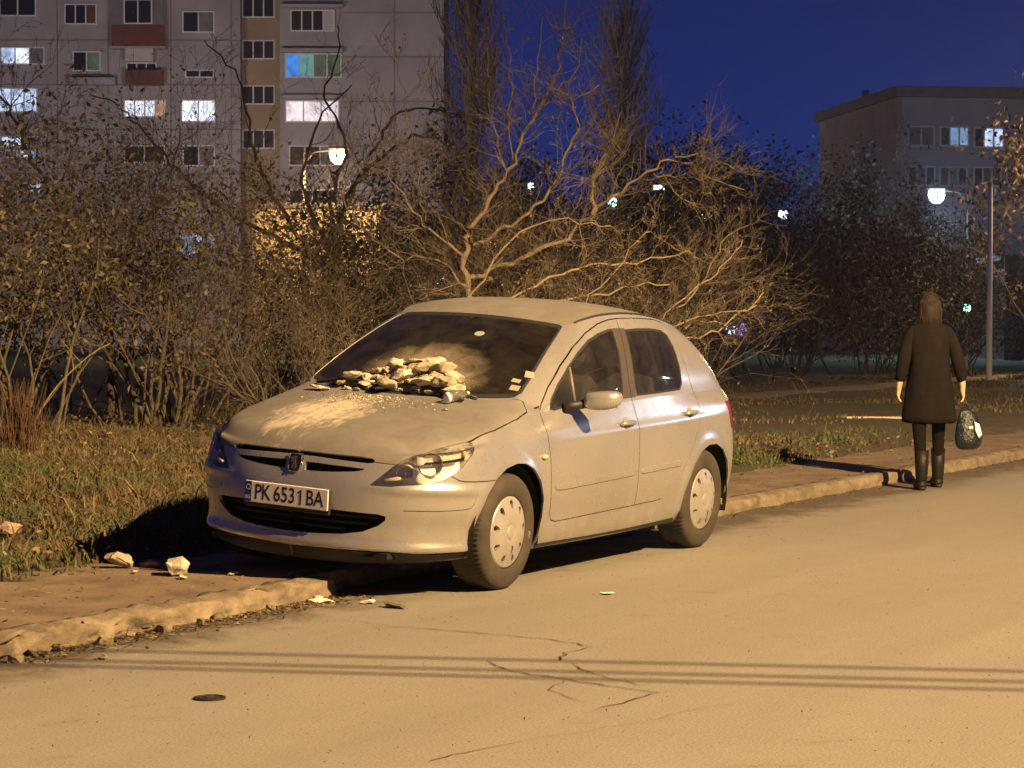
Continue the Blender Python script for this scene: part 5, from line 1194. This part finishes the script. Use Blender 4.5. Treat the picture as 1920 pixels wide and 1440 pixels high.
# feathery trees in front of the flat roofed building on the right and the lit tree at the right edge
TT = make_shrub(61, 8.0, 3.0, 5, 5200, (.05, .12), LEAFG, BARKD, TWIGG, 4, 3, .30, 'feathery_tree'); TT['category'] = 'tree'
for i, (X, D, s, lb) in enumerate(((14.2, 90, 1.0, 'feathery dark tree in front of the brick end of the flat roofed building'), (11.9, 84, .72, 'low dark tree left of the brick end of the flat roofed building'), (18.6, 94, .72, 'grey feathery tree below the corner of the flat roofed building'), (9.6, 88, .6, 'lowest dark tree on the skyline left of the flat roofed building'))):
    p = loc(X, D)
    if i == 0: TT.location = p; TT.rotation_euler = (0, 0, 1); TT.scale = (s, s, s * 1.08); TT['label'] = lb; TT['group'] = 'feathery trees'
    else: dup(TT, p, i * 1.3, (s, s, s * 1.05), lb, 'feathery trees')
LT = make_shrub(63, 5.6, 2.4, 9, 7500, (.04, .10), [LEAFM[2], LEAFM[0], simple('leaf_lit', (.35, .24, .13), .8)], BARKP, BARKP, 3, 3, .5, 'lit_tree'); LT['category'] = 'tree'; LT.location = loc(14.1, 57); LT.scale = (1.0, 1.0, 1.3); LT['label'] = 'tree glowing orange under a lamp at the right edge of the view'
# ------------------------------------------------------------------ buildings (faces described in metres: right, up, on a plane facing the street)
WALL = mottled('concrete_panel', (.26, .24, .25), (.37, .35, .36), .5, .95, 0, detail=7); WALLO = mottled('stair_render', (.27, .20, .13), (.36, .27, .18), .6, .95, 0, detail=7)
FRW = simple('window_frame_white', (.62, .62, .62), .6); GLD = simple('dark_pane', (.018, .017, .020), .12); GPN = mottled('grey_panel', (.13, .13, .14), (.19, .19, .20), 2, .8, 0); REDP = mottled('brown_red_panel', (.11, .04, .03), (.15, .06, .045), 3, .9, 0); SEAM = simple('panel_seam', (.20, .18, .17), .95); WTP = simple('pale_panel', (.45, .42, .40), .8)
def lit_mat(name, c, s):
    m, nt, b = mat_new(name); b.inputs['Base Color'].default_value = (.02, .02, .02, 1); f = noise(nt, 1.6, 3, .6, .6)
    nt.links.new(ramp(nt, f, [(.3, tuple(q * .35 for q in c)), (.62, c)]), b.inputs['Emission Color']); b.inputs['Emission Strength'].default_value = s; return m
LWH = lit_mat('lit_white', (.80, .88, 1.0), 1.6); LBL = lit_mat('lit_blue_white', (.55, .70, 1.0), 1.35); LCY = lit_mat('lit_blue', (.03, .30, .95), .9); LTL = lit_mat('lit_teal', (.16, .55, .50), .55); LGR = lit_mat('lit_dim_green', (.16, .22, .15), .35); LPK = lit_mat('lit_pink_white', (.95, .82, .85), 1.25); LOR = lit_mat('lit_orange', (.75, .42, .22), .7); LFX = emis('far_window_light', (.85, .92, 1.0), 5.0); LDB = lit_mat('lit_dim_blue', (.25, .45, .75), .8)
class Facade:
    """local frame: x right, y away, z up; px(x,y) turns street view readings at distance D into local metres"""
    def __init__(s, name, label, D, rot=0.0, x0=0.0):
        s.D = D; s.root = thing(name, label, 'building', loc(x0, D), (0, 0, RZ + rot)); s.x0 = x0
    def px(s, x, y): return ((x - 960) / 4284.6 * s.D - s.x0, 1.445 + (601 - y) / 4284.6 * s.D)
    def window(s, x0, y0, x1, y1, panes, y=0.0, frame=FRW, fw=.07, name='window', depth=.12):
        (a, t), (b, u) = s.px(x0, y0), s.px(x1, y1); n = len(panes); f = MB(); zc = (t + u) / 2; h = t - u
        for i in range(n + 1): f.box((a + (b - a) * i / n, y - .02, zc), (fw, depth, h + fw))
        for z in (t, u):
            for i in range(n): f.box((a + (b - a) * (i + .5) / n, y - .02, z), ((b - a) / n - fw, depth, fw))
        fr = f.build(name, frame, s.root)
        for i, m in enumerate(panes):
            q0, q1 = a + (b - a) * i / n + fw / 2, a + (b - a) * (i + 1) / n - fw / 2
            MB().box(((q0 + q1) / 2, y + .0, zc), (q1 - q0, .03, h - fw)).build('pane', m, fr)
        return fr
    def rect(s, name, x0, y0, x1, y1, mat, y=0.0, d=.2):
        (a, t), (b, u) = s.px(x0, y0), s.px(x1, y1); return MB().box(((a + b) / 2, y, (t + u) / 2), (b - a, d, t - u)).build(name, mat, s.root)
B = Facade('apartment_block', 'long prefabricated apartment block with lit windows rising behind the thicket', 126)
Zt = 24.0
def blk(name, xa, xb, mat, y, dep=11.0, z1=Zt):
    a, _ = B.px(xa, 0); b, _ = B.px(xb, 0); return MB().box(((a + b) / 2, y + dep / 2, z1 / 2), (b - a, dep, z1)).build(name, mat, B.root)
blk('wall', -260, 452, WALL, 0.0); blk('stair_wall', 452, 527, WALLO, .9, 9); blk('end_wall', 527, 832, WALL, -.35)
sm = MB()
def seam(x0, y0, x1, y1, y): (a, t), (b, u) = B.px(x0, y0), B.px(x1, y1); sm.box(((a + b) / 2, y, (t + u) / 2), (max(abs(b - a), .07), .04, max(abs(t - u), .07)))
for y in (28, 110, 193, 276, 359, 442): seam(645, y, 831, y, -.36)
for y in (-5, 78, 161, 244, 327): seam(0, y, 450, y, -.01)
for x in (110, 205, 322, 435): seam(x, -200, x, 600, -.01)
seam(740, -200, 740, 600, -.36); sm.build('panel_joints', SEAM, B.root)
D_, W_ = GLD, LWH
B.window(-30, -8, 70, 33, [D_, D_, D_], -.02); B.window(125, 12, 183, 48, [D_, D_, REDP], -.02); B.window(345, 25, 403, 63, [D_, GPN], -.02)
B.rect('balcony', 216, 53, 314, 92, REDP, -.65, .12); B.rect('balcony_slab', 214, 92, 316, 96, WALL, -.35, .7); B.rect('balcony_side', 218, 4, 238, 53, GPN, -.62, .1); B.rect('balcony_side', 291, 4, 312, 53, GPN, -.62, .1); B.window(239, 6, 290, 50, [D_, D_], -.63)
B.window(5, 92, 85, 123, [LBL, W_, GPN], -.02); B.window(0, 168, 72, 212, [LBL, LBL, LBL], -.02); B.window(5, 258, 80, 276, [LBL, LBL, GPN], -.02); B.window(12, 284, 78, 297, [GPN, LBL, LDB], -.02)
B.window(140, 100, 190, 135, [D_, LGR], -.02); B.rect('awning', 240, 93, 292, 120, WTP, -.4, .5); B.window(240, 121, 295, 134, [D_, D_, D_], -.02); B.rect('balcony', 240, 136, 312, 165, REDP, -.65, .12); B.rect('balcony_slab', 138, 150, 222, 163, WALL, -.4, .7)
B.window(235, 190, 312, 221, [W_, W_, W_, LOR], -.02); B.window(342, 190, 405, 230, [W_, W_], -.02); B.window(350, 134, 402, 147, [D_, D_], -.02); B.window(340, 440, 402, 477, [LDB, LBL, LDB], -.02); B.window(36, 345, 78, 362, [D_, LBL], -.02); B.window(235, 275, 310, 306, [D_, D_], -.02); B.window(345, 275, 403, 312, [D_, GPN], -.02)
for y0 in (0, 78, 163, 246): B.window(453, y0 - 3, 512, y0 + 31, [D_, D_, D_], .88)
B.window(548, 24, 628, 62, [D_, D_, D_, WTP], -.40); B.window(538, 105, 641, 148, [LCY, LTL, LGR, LGR], -.40); B.window(538, 192, 637, 231, [LPK, LPK, LPK], -.40); B.window(545, 276, 630, 312, [D_, D_, GPN], -.40); B.window(545, 358, 630, 395, [D_, D_], -.40)
B.rect('balcony_edge', 530, 96, 645, 103, WALL, -.6, .45); B.rect('balcony_edge', 530, 182, 645, 188, WALL, -.6, .45)
B.rect('balcony_edge', 530, 14, 645, 20, WALL, -.6, .45)
sh_ = thing('low_building', 'pale low building glowing in the orange lamp light behind the thicket', 'building', loc(-7.6, 89), (0, 0, RZ)); MB().box((0, 2, 2.9), (5.0, 4, 5.8)).build('wall', mottled('pale_yellow_render', (.42, .34, .20), (.60, .50, .32), 1.5, .9, 0, detail=8), sh_); MB().box((0, 2, 5.9), (5.4, 4.5, .22)).build('roof', SEAM, sh_); MB().box((-1.2, -.03, 1.1), (1.0, .08, 2.2)).build('door', GPN, sh_)
# flat roofed building on the right
rot = -math.atan2(1.9, 14); G = Facade('flat_roof_building', 'flat roofed four storey building with a brick end behind the white lamp', 110, -rot, 18.66)
WG = mottled('pale_render', (.30, .29, .31), (.40, .385, .41), .7, .95, 0, detail=7); BRW = mottled('brick_end', (.26, .20, .16), (.36, .28, .22), 1.1, .95, 0, detail=8)
MB().box((13, 7.0, 6.1), (25.9, 13.9, 12.2)).build('wall', WG, G.root); MB().box((-.07, 7.0, 6.1), (.2, 14.0, 12.2)).build('brick_wall', BRW, G.root); MB().box((12.9, 6.9, 12.45), (26.6, 14.8, .5)).build('roof', mottled('roof_edge', (.12, .095, .08), (.19, .15, .13), 2, .9, 0), G.root)
MB().box((0, 6, 12.85), (.3, .3, .5)).build('chimney', BARKD, G.root)
G.window(1700, 237, 1750, 273, [GPN, GPN], -.04); G.window(1762, 237, 1817, 272, [D_, LDB, LDB], -.04); G.window(1828, 238, 1885, 274, [D_, LBL, LBL], -.04, depth=.1); G.window(1896, 230, 1918, 241, [D_], -.04)
for x0 in (1700, 1762, 1828, 1893): G.window(x0, 312, x0 + 52, 347, [D_, GPN, D_], -.04)
# distant low block and its lit windows
H = Facade('low_building', 'dark low building far behind the drooping branch with a few lit windows', 150)
DK = simple('night_wall', (.07, .075, .10), .9); 
def hb(name, x0, y0, x1, y1, m, y=0.0, d=8.0): (a, t), (b, u) = H.px(x0, y0), H.px(x1, y1); return MB().box(((a + b) / 2, y + d / 2, (t + u) / 2), (b - a, d, t - u)).build(name, m, H.root)
hb('wall', 1205, 332, 1405, 640, DK); hb('roof', 1312, 304, 1386, 309, BLK, 1, 4); hb('roof_house', 1322, 309, 1378, 332, DK, 1.5, 3); 
H.window(1224, 346, 1246, 357, [LFX], -.05); H.window(1270, 404, 1291, 416, [LFX], -.05); H.window(1264, 426, 1294, 446, [LFX, LFX], -.05); H.window(1228, 446, 1246, 460, [LFX], -.05); H.window(1309, 402, 1324, 414, [LFX], -.05); H.window(1350, 372, 1372, 384, [D_, D_], -.05)
# dark garage at the right edge
g = thing('garage', 'dark flat roofed garage at the right edge beyond the green grass', 'garage', loc(19.4, 78), (0, 0, RZ)); GM = simple('garage_wall', (.05, .045, .045), .9)
MB().box((0, 2, 1.75), (5.2, 4, 3.5)).build('wall', GM, g); MB().box((0, 1.9, 3.6), (5.6, 4.5, .18)).build('roof', simple('garage_roof', (.035, .03, .03), .9), g); MB().box((.4, -.03, 1.3), (2.4, .06, 2.5)).build('door', simple('garage_door', (.065, .06, .06), .8), g)
po = thing('concrete_pole', 'pale upright pole among the dark bushes right of the white lamp', 'pole', loc(10.86, 52), (0, 0, RZ)); m = MB(); m.tube([(0, 0, 0), (0, 0, 3), (0, 0, 4.5)], [.07, .06, .05], 10); m.build('shaft', simple('pole_pale', (.86, .86, .84), .7), po, True); m = MB(); m.tube([(0, 0, 4.5), (0, 0, 4.56)], [.06, .06], 10); m.build('cap', METP, po)

# ---- lit lamps in the distance
WARM = (1.0, .66, .30); COOL = (.62, .80, 1.0)
street_lamp('street_lamp', 'orange glowing street lamp on a pole in front of the apartment block', loc(-7.82, 86), 7.75, 1.15, VX, WARM, 40, None, 1.3, 2.2, .075)
lamp_light('orange_lamp_light', loc(-6.5, 84.4, 6.4), 2600, (1.0, .62, .28), .15)
street_lamp('street_lamp', 'blue white glowing street lamp in front of the flat roofed building', loc(16.72, 84), 6.15, 1.0, -VX, COOL, 45, None, 1.1, 2.3, .045, simple('lamp_pole_dark', (.03, .03, .03), .8))
lamp_light('white_lamp_light', loc(15.5, 82.0, 5.0), 1300, (.60, .78, 1.0), .15)
# added lamps, unseen behind the thicket, that brighten the concrete walls, and one off to the right by the orange tree
for X, D_2, e, c, lb in ((-23, 100, 8200, (1.0, .80, .72), 'added unseen lamp that lights the left part of the apartment block'), (-10, 102, 6200, (1.0, .80, .72), 'added unseen lamp that lights the middle of the apartment block'), (15.6, 56, 2600, (1.0, .60, .28), 'street lamp just outside the right edge of the view')):
    street_lamp('street_lamp', lb, loc(X, D_2), 6.0, 1.0, -VY, c, 6, None, 1.0, 1.0, .07); lo_ = lamp_light('unseen_lamp_light', loc(X, D_2 - 1.2, 5.8), e, c, .2)
    if D_2 > 90: lo_.data.type = 'SPOT'; lo_.data.spot_size = R(125); lo_.data.spot_blend = .5; lo_.rotation_euler = (loc(X + (6 if X < -20 else 0), 126, 17) - lo_.location).to_track_quat('-Z', 'Y').to_euler()
street_lamp('street_lamp', 'white street lamp far down the opposite pavement, outside the right edge of the view', (-43.6, 17.2, .1), 6.35, .2, (0, -1, 0), COOL, 60, None, 1.0, 1.15, .07); lamp_light('white_lamp_light', (-43.6, 16.8, 6.0), 1800, (.66, .80, 1.0), .15)
street_lamp('street_lamp', 'farther white street lamp beyond the opposite pavement, outside the right edge of the view', (-54.7, 28.0, .1), 5.85, .2, (0, -1, 0), COOL, 60, None, 1.0, 1.0, .07)
def far_lamp(x, y, D, r, c, s, lb):
    r *= 1.45; s *= 1.8
    p = loc((x - 960) / 4284.6 * D, D, 1.445 + (601 - y) / 4284.6 * D); t = thing('small_lamp', lb, 'lamp', (p.x, p.y, 0)); m = MB(); m.tube([(0, 0, 0), (0, 0, p.z - r * .7)], [.05, .035], 6); m.build('pole', METP, t)
    m = MB(); m.lathe([(.01, -r), (r * .7, -r * .7), (r, 0), (r * .7, r * .7), (.01, r)], 10, 'Z', (0, 0, p.z)); m.build('globe', emis('glow_small', c, s), t, True)
for a in ((1148, 379, 80, .12, (.45, 1, .85), 4, 'teal white lamp globe glinting between the branches right of the fruit tree'), (995, 349, 90, .10, (.6, 1, .6), 2.5, 'tiny greenish lamp left of the pale stump of the fruit tree'), (1467, 402, 85, .13, (.85, .9, 1), 6, 'white lamp globe above the dark bushes left of the flat roofed building'), (1411, 457, 80, .11, (.35, .5, 1), 2, 'dim blue lamp in the dark bushes right of the drooping branch'), (830, 532, 60, .12, (.6, .75, 1), 5, 'blue white lamp just above the roof of the parked car'), (576, 512, 60, .07, (.6, 1, .7), 2.5, 'tiny green lamp deep in the thicket left of the car roof'), (1812, 576, 62, .08, (.3, 1, .6), 5, 'small green lamp low beside the walking person'), (1371, 616, 58, .10, (.25, .5, 1), 5, 'bright blue lamp low behind the tailgate of the car'), (1392, 617, 60, .12, (.25, .15, .7), 1.2, 'dim violet lamp right of the bright blue lamp'), (1317, 409, 100, .13, (.9, .95, 1), 5, 'white lamp beside the lit windows of the far low building')): far_lamp(*a)

# ------------------------------------------------------------------ the walking person, seen from behind
SKIN = simple('skin', (.55, .33, .24), .55, 0); COAT = mottled('coat_cloth', (.0060, .0050, .0050), (.0115, .0092, .0090), 14, .95, .3, 120, .004, Specular_IOR_Level=.12); TROU = simple('trousers', (.007, .006, .006), .95, 0, Specular_IOR_Level=.1); BOOT = simple('boot_leather', (.008, .0065, .006), .55, 0, Specular_IOR_Level=.3); HAIR = mottled('hair_brown', (.012, .008, .006), (.022, .014, .010), 30, .7, .4, 90, .004, Specular_IOR_Level=.2)
def skin_mesh(name, verts, edges, mat, parent, root=0, lv=2, smooth=True):
    me = bpy.data.meshes.new(name); me.from_pydata([v[:3] for v in verts], edges, []); o = bpy.data.objects.new(name, me); col.objects.link(o)
    md = o.modifiers.new('s', 'SKIN'); sk = me.skin_vertices[0].data
    for i, v in enumerate(verts): sk[i].radius = (v[3], v[4] if len(v) > 4 else v[3]); sk[i].use_root = (i == root)
    md.use_smooth_shade = True; o.modifiers.new('u', 'SUBSURF').levels = lv; o.modifiers['u'].render_levels = lv
    bpy.context.view_layer.update(); m2 = bpy.data.meshes.new_from_object(o.evaluated_get(bpy.context.evaluated_depsgraph_get())); bpy.data.objects.remove(o); m2.name = name; m2.materials.clear(); m2.materials.append(mat)
    m2.polygons.foreach_set('use_smooth', [smooth] * len(m2.polygons)); o = bpy.data.objects.new(name, m2); col.objects.link(o); o.parent = parent; return o
pp0 = Vector((-8.22, .56, .0)); per = thing('person', 'person in a long dark coat and boots walking away along the kerb carrying a bag', 'person', pp0, (0, 0, RZ))
V = [(0, .10, .92, .13, .11), (0, .10, 1.10, .115, .10), (0, .11, 1.27, .14, .11), (0, .12, 1.41, .075, .07), (0, .13, 1.475, .05), (0, .145, 1.545, .072, .085), (0, .15, 1.625, .068, .082),
     (-.09, .10, .86, .085), (-.10, .03, .49, .058), (-.10, -.09, .09, .040), (-.10, .04, .035, .036), (.09, .12, .86, .085), (.10, .22, .50, .058), (.105, .26, .10, .040), (.11, .40, .045, .034),
     (-.150, .11, 1.335, .040), (-.23, .08, 1.12, .042), (-.255, .14, .90, .030), (.150, .11, 1.335, .040), (.24, .05, 1.12, .042), (.285, .10, .90, .030)]
E = [(0, 1), (1, 2), (2, 3), (3, 4), (4, 5), (5, 6), (0, 7), (7, 8), (8, 9), (9, 10), (0, 11), (11, 12), (12, 13), (13, 14), (2, 15), (15, 16), (16, 17), (2, 18), (18, 19), (19, 20)]
def hand(w, wrist, sx):
    p = len(V); V.append((wrist[0] + .005 * sx, wrist[1] + .015, wrist[2] - .075, .026, .018)); E.append((w, p))
    for k, (dy, L) in enumerate(((-.026, .062), (-.009, .072), (.009, .068), (.026, .055))):
        a = len(V); x, y, z = V[p][:3]; V.append((x + .004 * sx, y + dy, z - .030, .0095)); V.append((x - .006 * sx, y + dy * 1.1, z - .030 - L * .5, .0085)); V.append((x - .022 * sx, y + dy * 1.1, z - .030 - L * .75, .0075)); E.extend([(p, a), (a, a + 1), (a + 1, a + 2)])
    a = len(V); x, y, z = V[p][:3]; V.append((x - .012 * sx, y + .040, z + .005, .010)); V.append((x - .022 * sx, y + .055, z - .028, .0085)); E.extend([(p, a), (a, a + 1)])
hand(17, V[17], -1); hand(20, V[20], 1)
skin_mesh('body', V, E, SKIN, per)
fc = MB(); fc.tube([(0, .225, 1.575), (0, .248, 1.555), (0, .232, 1.545)], [.008, .012, .010], 6); fc.tube([(-.026, .222, 1.525), (0, .230, 1.524), (.026, .222, 1.525)], [.003, .006, .003], 6); fc.build('face', SKIN, per, True)
ey = MB(); ey.lathe([(.001, -.011), (.009, -.005), (.011, 0), (.009, .005), (.001, .011)], 10, 'Y', (-.030, .222, 1.585)); ey.lathe([(.001, -.011), (.009, -.005), (.011, 0), (.009, .005), (.001, .011)], 10, 'Y', (.030, .222, 1.585)); ey.build('eyes', simple('eye', (.5, .5, .5), .3), per, True)
def rings(mb, rs, n=20, cap=(1, 1)):
    vs = [];
    for (cx, cy, z, a, b) in rs:
        for k in range(n): w = 2 * math.pi * k / n; f = 1 + .030 * math.sin(5 * w + z * 7) + .020 * math.sin(9 * w - z * 11) + .014 * math.sin(14 * w + z * 5); vs.append((cx + a * f * math.cos(w), cy + b * f * math.sin(w), z))
    fs = [(i * n + k, i * n + (k + 1) % n, (i + 1) * n + (k + 1) % n, (i + 1) * n + k) for i in range(len(rs) - 1) for k in range(n)]
    if cap[0]: fs.append(tuple(range(n))[::-1])
    if cap[1]: fs.append(tuple((len(rs) - 1) * n + k for k in range(n)))
    mb.add(vs, fs)
m = MB(); rings(m, [(.005, .10, .555, .245, .175), (.0, .10, .60, .240, .172), (.0, .10, .75, .220, .160), (0, .10, .92, .198, .150), (0, .10, 1.08, .165, .130), (0, .10, 1.22, .175, .132), (0, .11, 1.34, .195, .125), (0, .115, 1.395, .165, .100), (0, .115, 1.42, .115, .085), (0, .12, 1.445, .080, .075), (0, .125, 1.465, .062, .062)], 28)
for sx, e, w in ((-1, V[16], V[17]), (1, V[19], V[20])): m.tube([(sx * .09, .11, 1.385), (sx * .165, .11, 1.345), e[:3], (w[0], w[1], w[2] - .01)], [.058, .066, .060, .050], 14)
sub_surf(m.build('coat', COAT, per, True), 1)
m = MB(); 
for a, b, c in ((V[7], V[8], V[9]), (V[11], V[12], V[13])): m.tube([(a[0], a[1], .80), b[:3], ((b[0] + c[0]) / 2, (b[1] + c[1]) / 2 - .015, .30), (c[0], c[1], .20)], [.080, .058, .050, .042], 14)
sub_surf(m.build('trousers', TROU, per, True), 1)
for c, t_ in ((V[9], V[10]), (V[13], V[14])):
    m = MB(); m.tube([(c[0], c[1] - .01, .34), (c[0], c[1] - .01, .20), (c[0], c[1], .10), (c[0], c[1] + .01, .045)], [.062, .056, .050, .046], 14); m.tube([(c[0], c[1] - .045, .04), (c[0], c[1] + .04, .045), (t_[0], t_[1] + .03, .036), (t_[0], t_[1] + .085, .030)], [.040, .044, .044, .026], 12); m.box((c[0], c[1] - .035, .016), (.055, .055, .03), bev=.006); m.build('boot', BOOT, per, True)
m = MB(); rings(m, [(0, .070, 1.42, .055, .022), (0, .075, 1.455, .076, .040), (0, .085, 1.49, .085, .060), (0, .10, 1.53, .096, .082), (0, .125, 1.59, .096, .098), (0, .135, 1.64, .086, .094), (0, .14, 1.68, .062, .068), (0, .145, 1.70, .028, .030)], 18); sub_surf(m.build('hair', HAIR, per, True), 1)
m = MB(); hr = random.Random(4)
for k in range(220):
    w = hr.uniform(0, 2 * math.pi); 
    if math.sin(w) > .55: continue
    a = .30 + .7 * hr.random(); top = (a * .05 * math.cos(w), .14 + a * .05 * math.sin(w), 1.70 - .010 * a); mid = (.094 * math.cos(w), .128 + .098 * math.sin(w), 1.60 + hr.uniform(-.01, .01)); lo_ = (.090 * math.cos(w) + hr.uniform(-.012, .012), .095 + .062 * math.sin(w), 1.50 + hr.uniform(-.02, .02)); e_ = (.080 * math.cos(w) + hr.uniform(-.02, .02), .085 + .05 * math.sin(w), 1.425 + hr.uniform(-.03, .02)); m.tube([top, mid, lo_, e_], [.004, .006, .0055, .002], 4, cap=False)
m.build('hair', HAIR, per, True)
# carrier bag hanging from the right hand
bag = thing('carrier_bag', 'dark shiny carrier bag with a pale print in the walking person right hand', 'bag', pp0 + VX * .335 + VY * .11, (0, 0, RZ + .15))
BGM = mottled('bag_plastic', (.005, .008, .014), (.010, .018, .026), 8, .28, .9, 22, .02); m = MB(); rings(m, [(0, 0, .335, .060, .035), (0, 0, .35, .105, .065), (.005, 0, .42, .128, .080), (.01, 0, .52, .120, .075), (.005, 0, .61, .095, .05), (-.01, 0, .66, .070, .025), (-.02, 0, .69, .030, .012)], 20); bo = m.build('bag_body', BGM, bag, True); sub_surf(bo, 1)
m = MB(); m.tube([(-.055, 0, .64), (-.045, 0, .72), (-.035, .002, .79)], [.010, .006, .006], 6); m.tube([(.035, 0, .64), (-.005, 0, .72), (-.033, .002, .79)], [.010, .006, .006], 6); m.build('bag_handles', BGM, bag, True)
m = MB(); m.add([(.030, -.083, .58), (.075, -.074, .56), (.105, -.062, .47), (.070, -.083, .44), (.038, -.088, .50)], [(0, 1, 2, 3, 4)]); m.add([(-.02, -.083, .54), (.015, -.086, .54), (.01, -.088, .52), (-.02, -.087, .52)], [(0, 1, 2, 3)]); m.v = [(x, y - .004, z) for x, y, z in m.v]; m.build('bag_print', simple('bag_print', (.62, .66, .70), .5), bag)

# ------------------------------------------------------------------ broken plaster heaped on the windshield
RUB = [(-.237, -.331, 1.029, .10), (-.196, -.375, 1.0, .055), (-.205, -.205, 1.012, .085), (-.221, -.110, 1.033, .060), (-.181, -.05, 1.009, .10), (-.261, -.02, 1.057, .11), (-.223, .07, 1.034, .075), (-.331, .057, 1.098, .12), (-.224, .165, 1.033, .13), (-.276, .20, 1.063, .11), (-.226, .275, 1.028, .12), (-.30, .30, 1.068, .10), (-.241, -.238, 1.04, .06), (-.302, -.207, 1.077, .06), (-.36, -.121, 1.113, .085), (-.415, -.03, 1.143, .095), (-.393, .10, 1.132, .115), (-.359, .205, 1.109, .12), (-.322, -.06, 1.093, .08), (-.213, .36, 1.008, .09), (-.321, -.148, 1.091, .06), (-.165, -.11, 1.0, .045), (-.19, .12, 1.01, .05), (-.42, .06, 1.146, .07), (-.17, .21, 1.0, .04), (-.25, -.17, 1.045, .05), (-.29, .13, 1.07, .06), (-.15, -.31, .99, .03), (-.145, -.24, .99, .028)]
sd_ = random.Random(9)
RL = {0: 'large rounded pale plaster chunk alone at the left end of the heap on the windshield', 1: 'small plaster knob touching the left side of the large rounded chunk', 2: 'flat thin plaster slab right of the large rounded chunk', 4: 'upright pale plaster lump in front of the middle of the heap', 5: 'blocky bright plaster piece in the middle of the heap', 7: 'rounded plaster lump at the top centre of the heap', 8: 'broad bright plaster piece low in the centre right of the heap', 10: 'large grey plaster lump at the right end of the heap', 15: 'thin plaster shard topmost in the heap', 17: 'large rounded lump at the upper right of the heap', 19: 'last plaster lump beside the clear bottle'}
for i, (x, y, z, s) in enumerate(RUB):
    uv = near_uv(GHS, (x, abs(y), z)); P0 = Vector(GHS.P([uv])[0]); n0 = Vector(GHS.Nn([uv])[0]); P0.y *= (1 if y > 0 else -1); n0.y *= (1 if y > 0 else -1)
    lay = .30 if i < 24 else .15; p = c2w(P0 + n0 * s * (.30 if i not in (2, 15) else .16)); fl = .35 if i in (2, 15) else sd_.uniform(.6, .95)
    chunk('plaster_chunk', RL.get(i, 'small irregular plaster piece wedged in the heap on the windshield'), 'rubble', p, (s * 1.42, s * 1.25, s * .80), PLAS if sd_.random() < .5 else PLAS2, 100 + i, fl, group=None if i in RL else 'small plaster pieces in the heap')
def dust_fn(r):
    y = r.normal(.02, .16); x = -.16 - abs(r.normal(0, .09)) ; 
    if abs(y) > .5: return None
    uv = near_uv(GHS, (x, abs(y), 1.0 + (-.16 - x) * .5)); P0 = GHS.P([uv])[0]; n0 = GHS.Nn([uv])[0]; q = P0 + n0 * r.uniform(.001, .012); return tuple(c2w((q[0], q[1] * (1 if y > 0 else -1), q[2])))
order_labels('small plaster pieces in the heap', 'small irregular plaster piece wedged in the windshield heap, {n} such piece from the left')
scatter('plaster_grit', 3000, dust_fn, [PLAS, PLAS2], (.002, .008), up=1)
def dust2(r):
    y = r.normal(-.05, .16); x = -.08 + abs(r.normal(0, .16)); h = HOOD.bvh().ray_cast(Vector((x, abs(y), 3)), Vector((0, 0, -1)))
    if h[0] is None: return None
    q = h[0] + h[1] * 0 + Vector((0, 0, .004)); return tuple(c2w((q[0], q[1] * (1 if y > 0 else -1), q[2])))
scatter('plaster_crumbs', 900, dust2, [PLAS], (.002, .008), up=.6)
# clear plastic bottle lying at the foot of the windshield
bt = thing('plastic_bottle', 'small clear plastic bottle with a white base lying right of the plaster heap', 'bottle', (0, 0, 0)); q = c2w((-.10, .405, 1.003)); bt.location = q
dx = (VX * .70 + VY * .70 + Vector((0, 0, .12))).normalized(); bt.rotation_euler = dx.to_track_quat('Z', 'Y').to_euler()
m = MB(); m.lathe([(.001, -.05), (.026, -.05), (.029, -.044), (.029, .05), (.024, .075), (.012, .092), (.012, .105)], 18); m.build('bottle_body', glass('bottle_clear', .86, .12, (.7, .7, .66)), bt, True)
m = MB(); m.lathe([(.001, -.054), (.027, -.054), (.029, -.048), (.0292, -.040)], 18); m.build('bottle_base', simple('bottle_white', (.82, .82, .80), .5), bt, True); m = MB(); m.lathe([(.0135, .098), (.0135, .112), (.001, .113)], 14); m.build('bottle_cap', simple('cap_pale', (.6, .6, .55), .5), bt, True)
chunk('plaster_crumb', 'lone dark crumb lying on the hood below the heap', 'rubble', c2w((.06, .452, .940)), (.035, .02, .012), PLAS2, 77)
chunk('plaster_slab', 'thin flat plaster flake on the hood left of the rounded chunk', 'rubble', c2w((-.10, -.46, .982)), (.16, .05, .015), PLAS, 78, rz=1.3, tilt=(-.1, .1, 1.5))


# ------------------------------------------------------------------ thin night haze that lets the lamps glow and the far trees fade
hz = MB().box((-85, -35, 14.5), (230, 230, 31)).build('haze', None); hm = bpy.data.materials.new('haze'); hm.use_nodes = True; hn = hm.node_tree; hn.nodes.clear()
ho = N(hn, 'ShaderNodeOutputMaterial'); hv = N(hn, 'ShaderNodeVolumePrincipled'); hv.inputs['Color'].default_value = (.85, .87, .92, 1); hv.inputs['Density'].default_value = .0006; hv.inputs['Anisotropy'].default_value = .80
hn.links.new(hv.outputs[0], ho.inputs['Volume']); hz.data.materials.append(hm); tag(hz, kind='stuff')
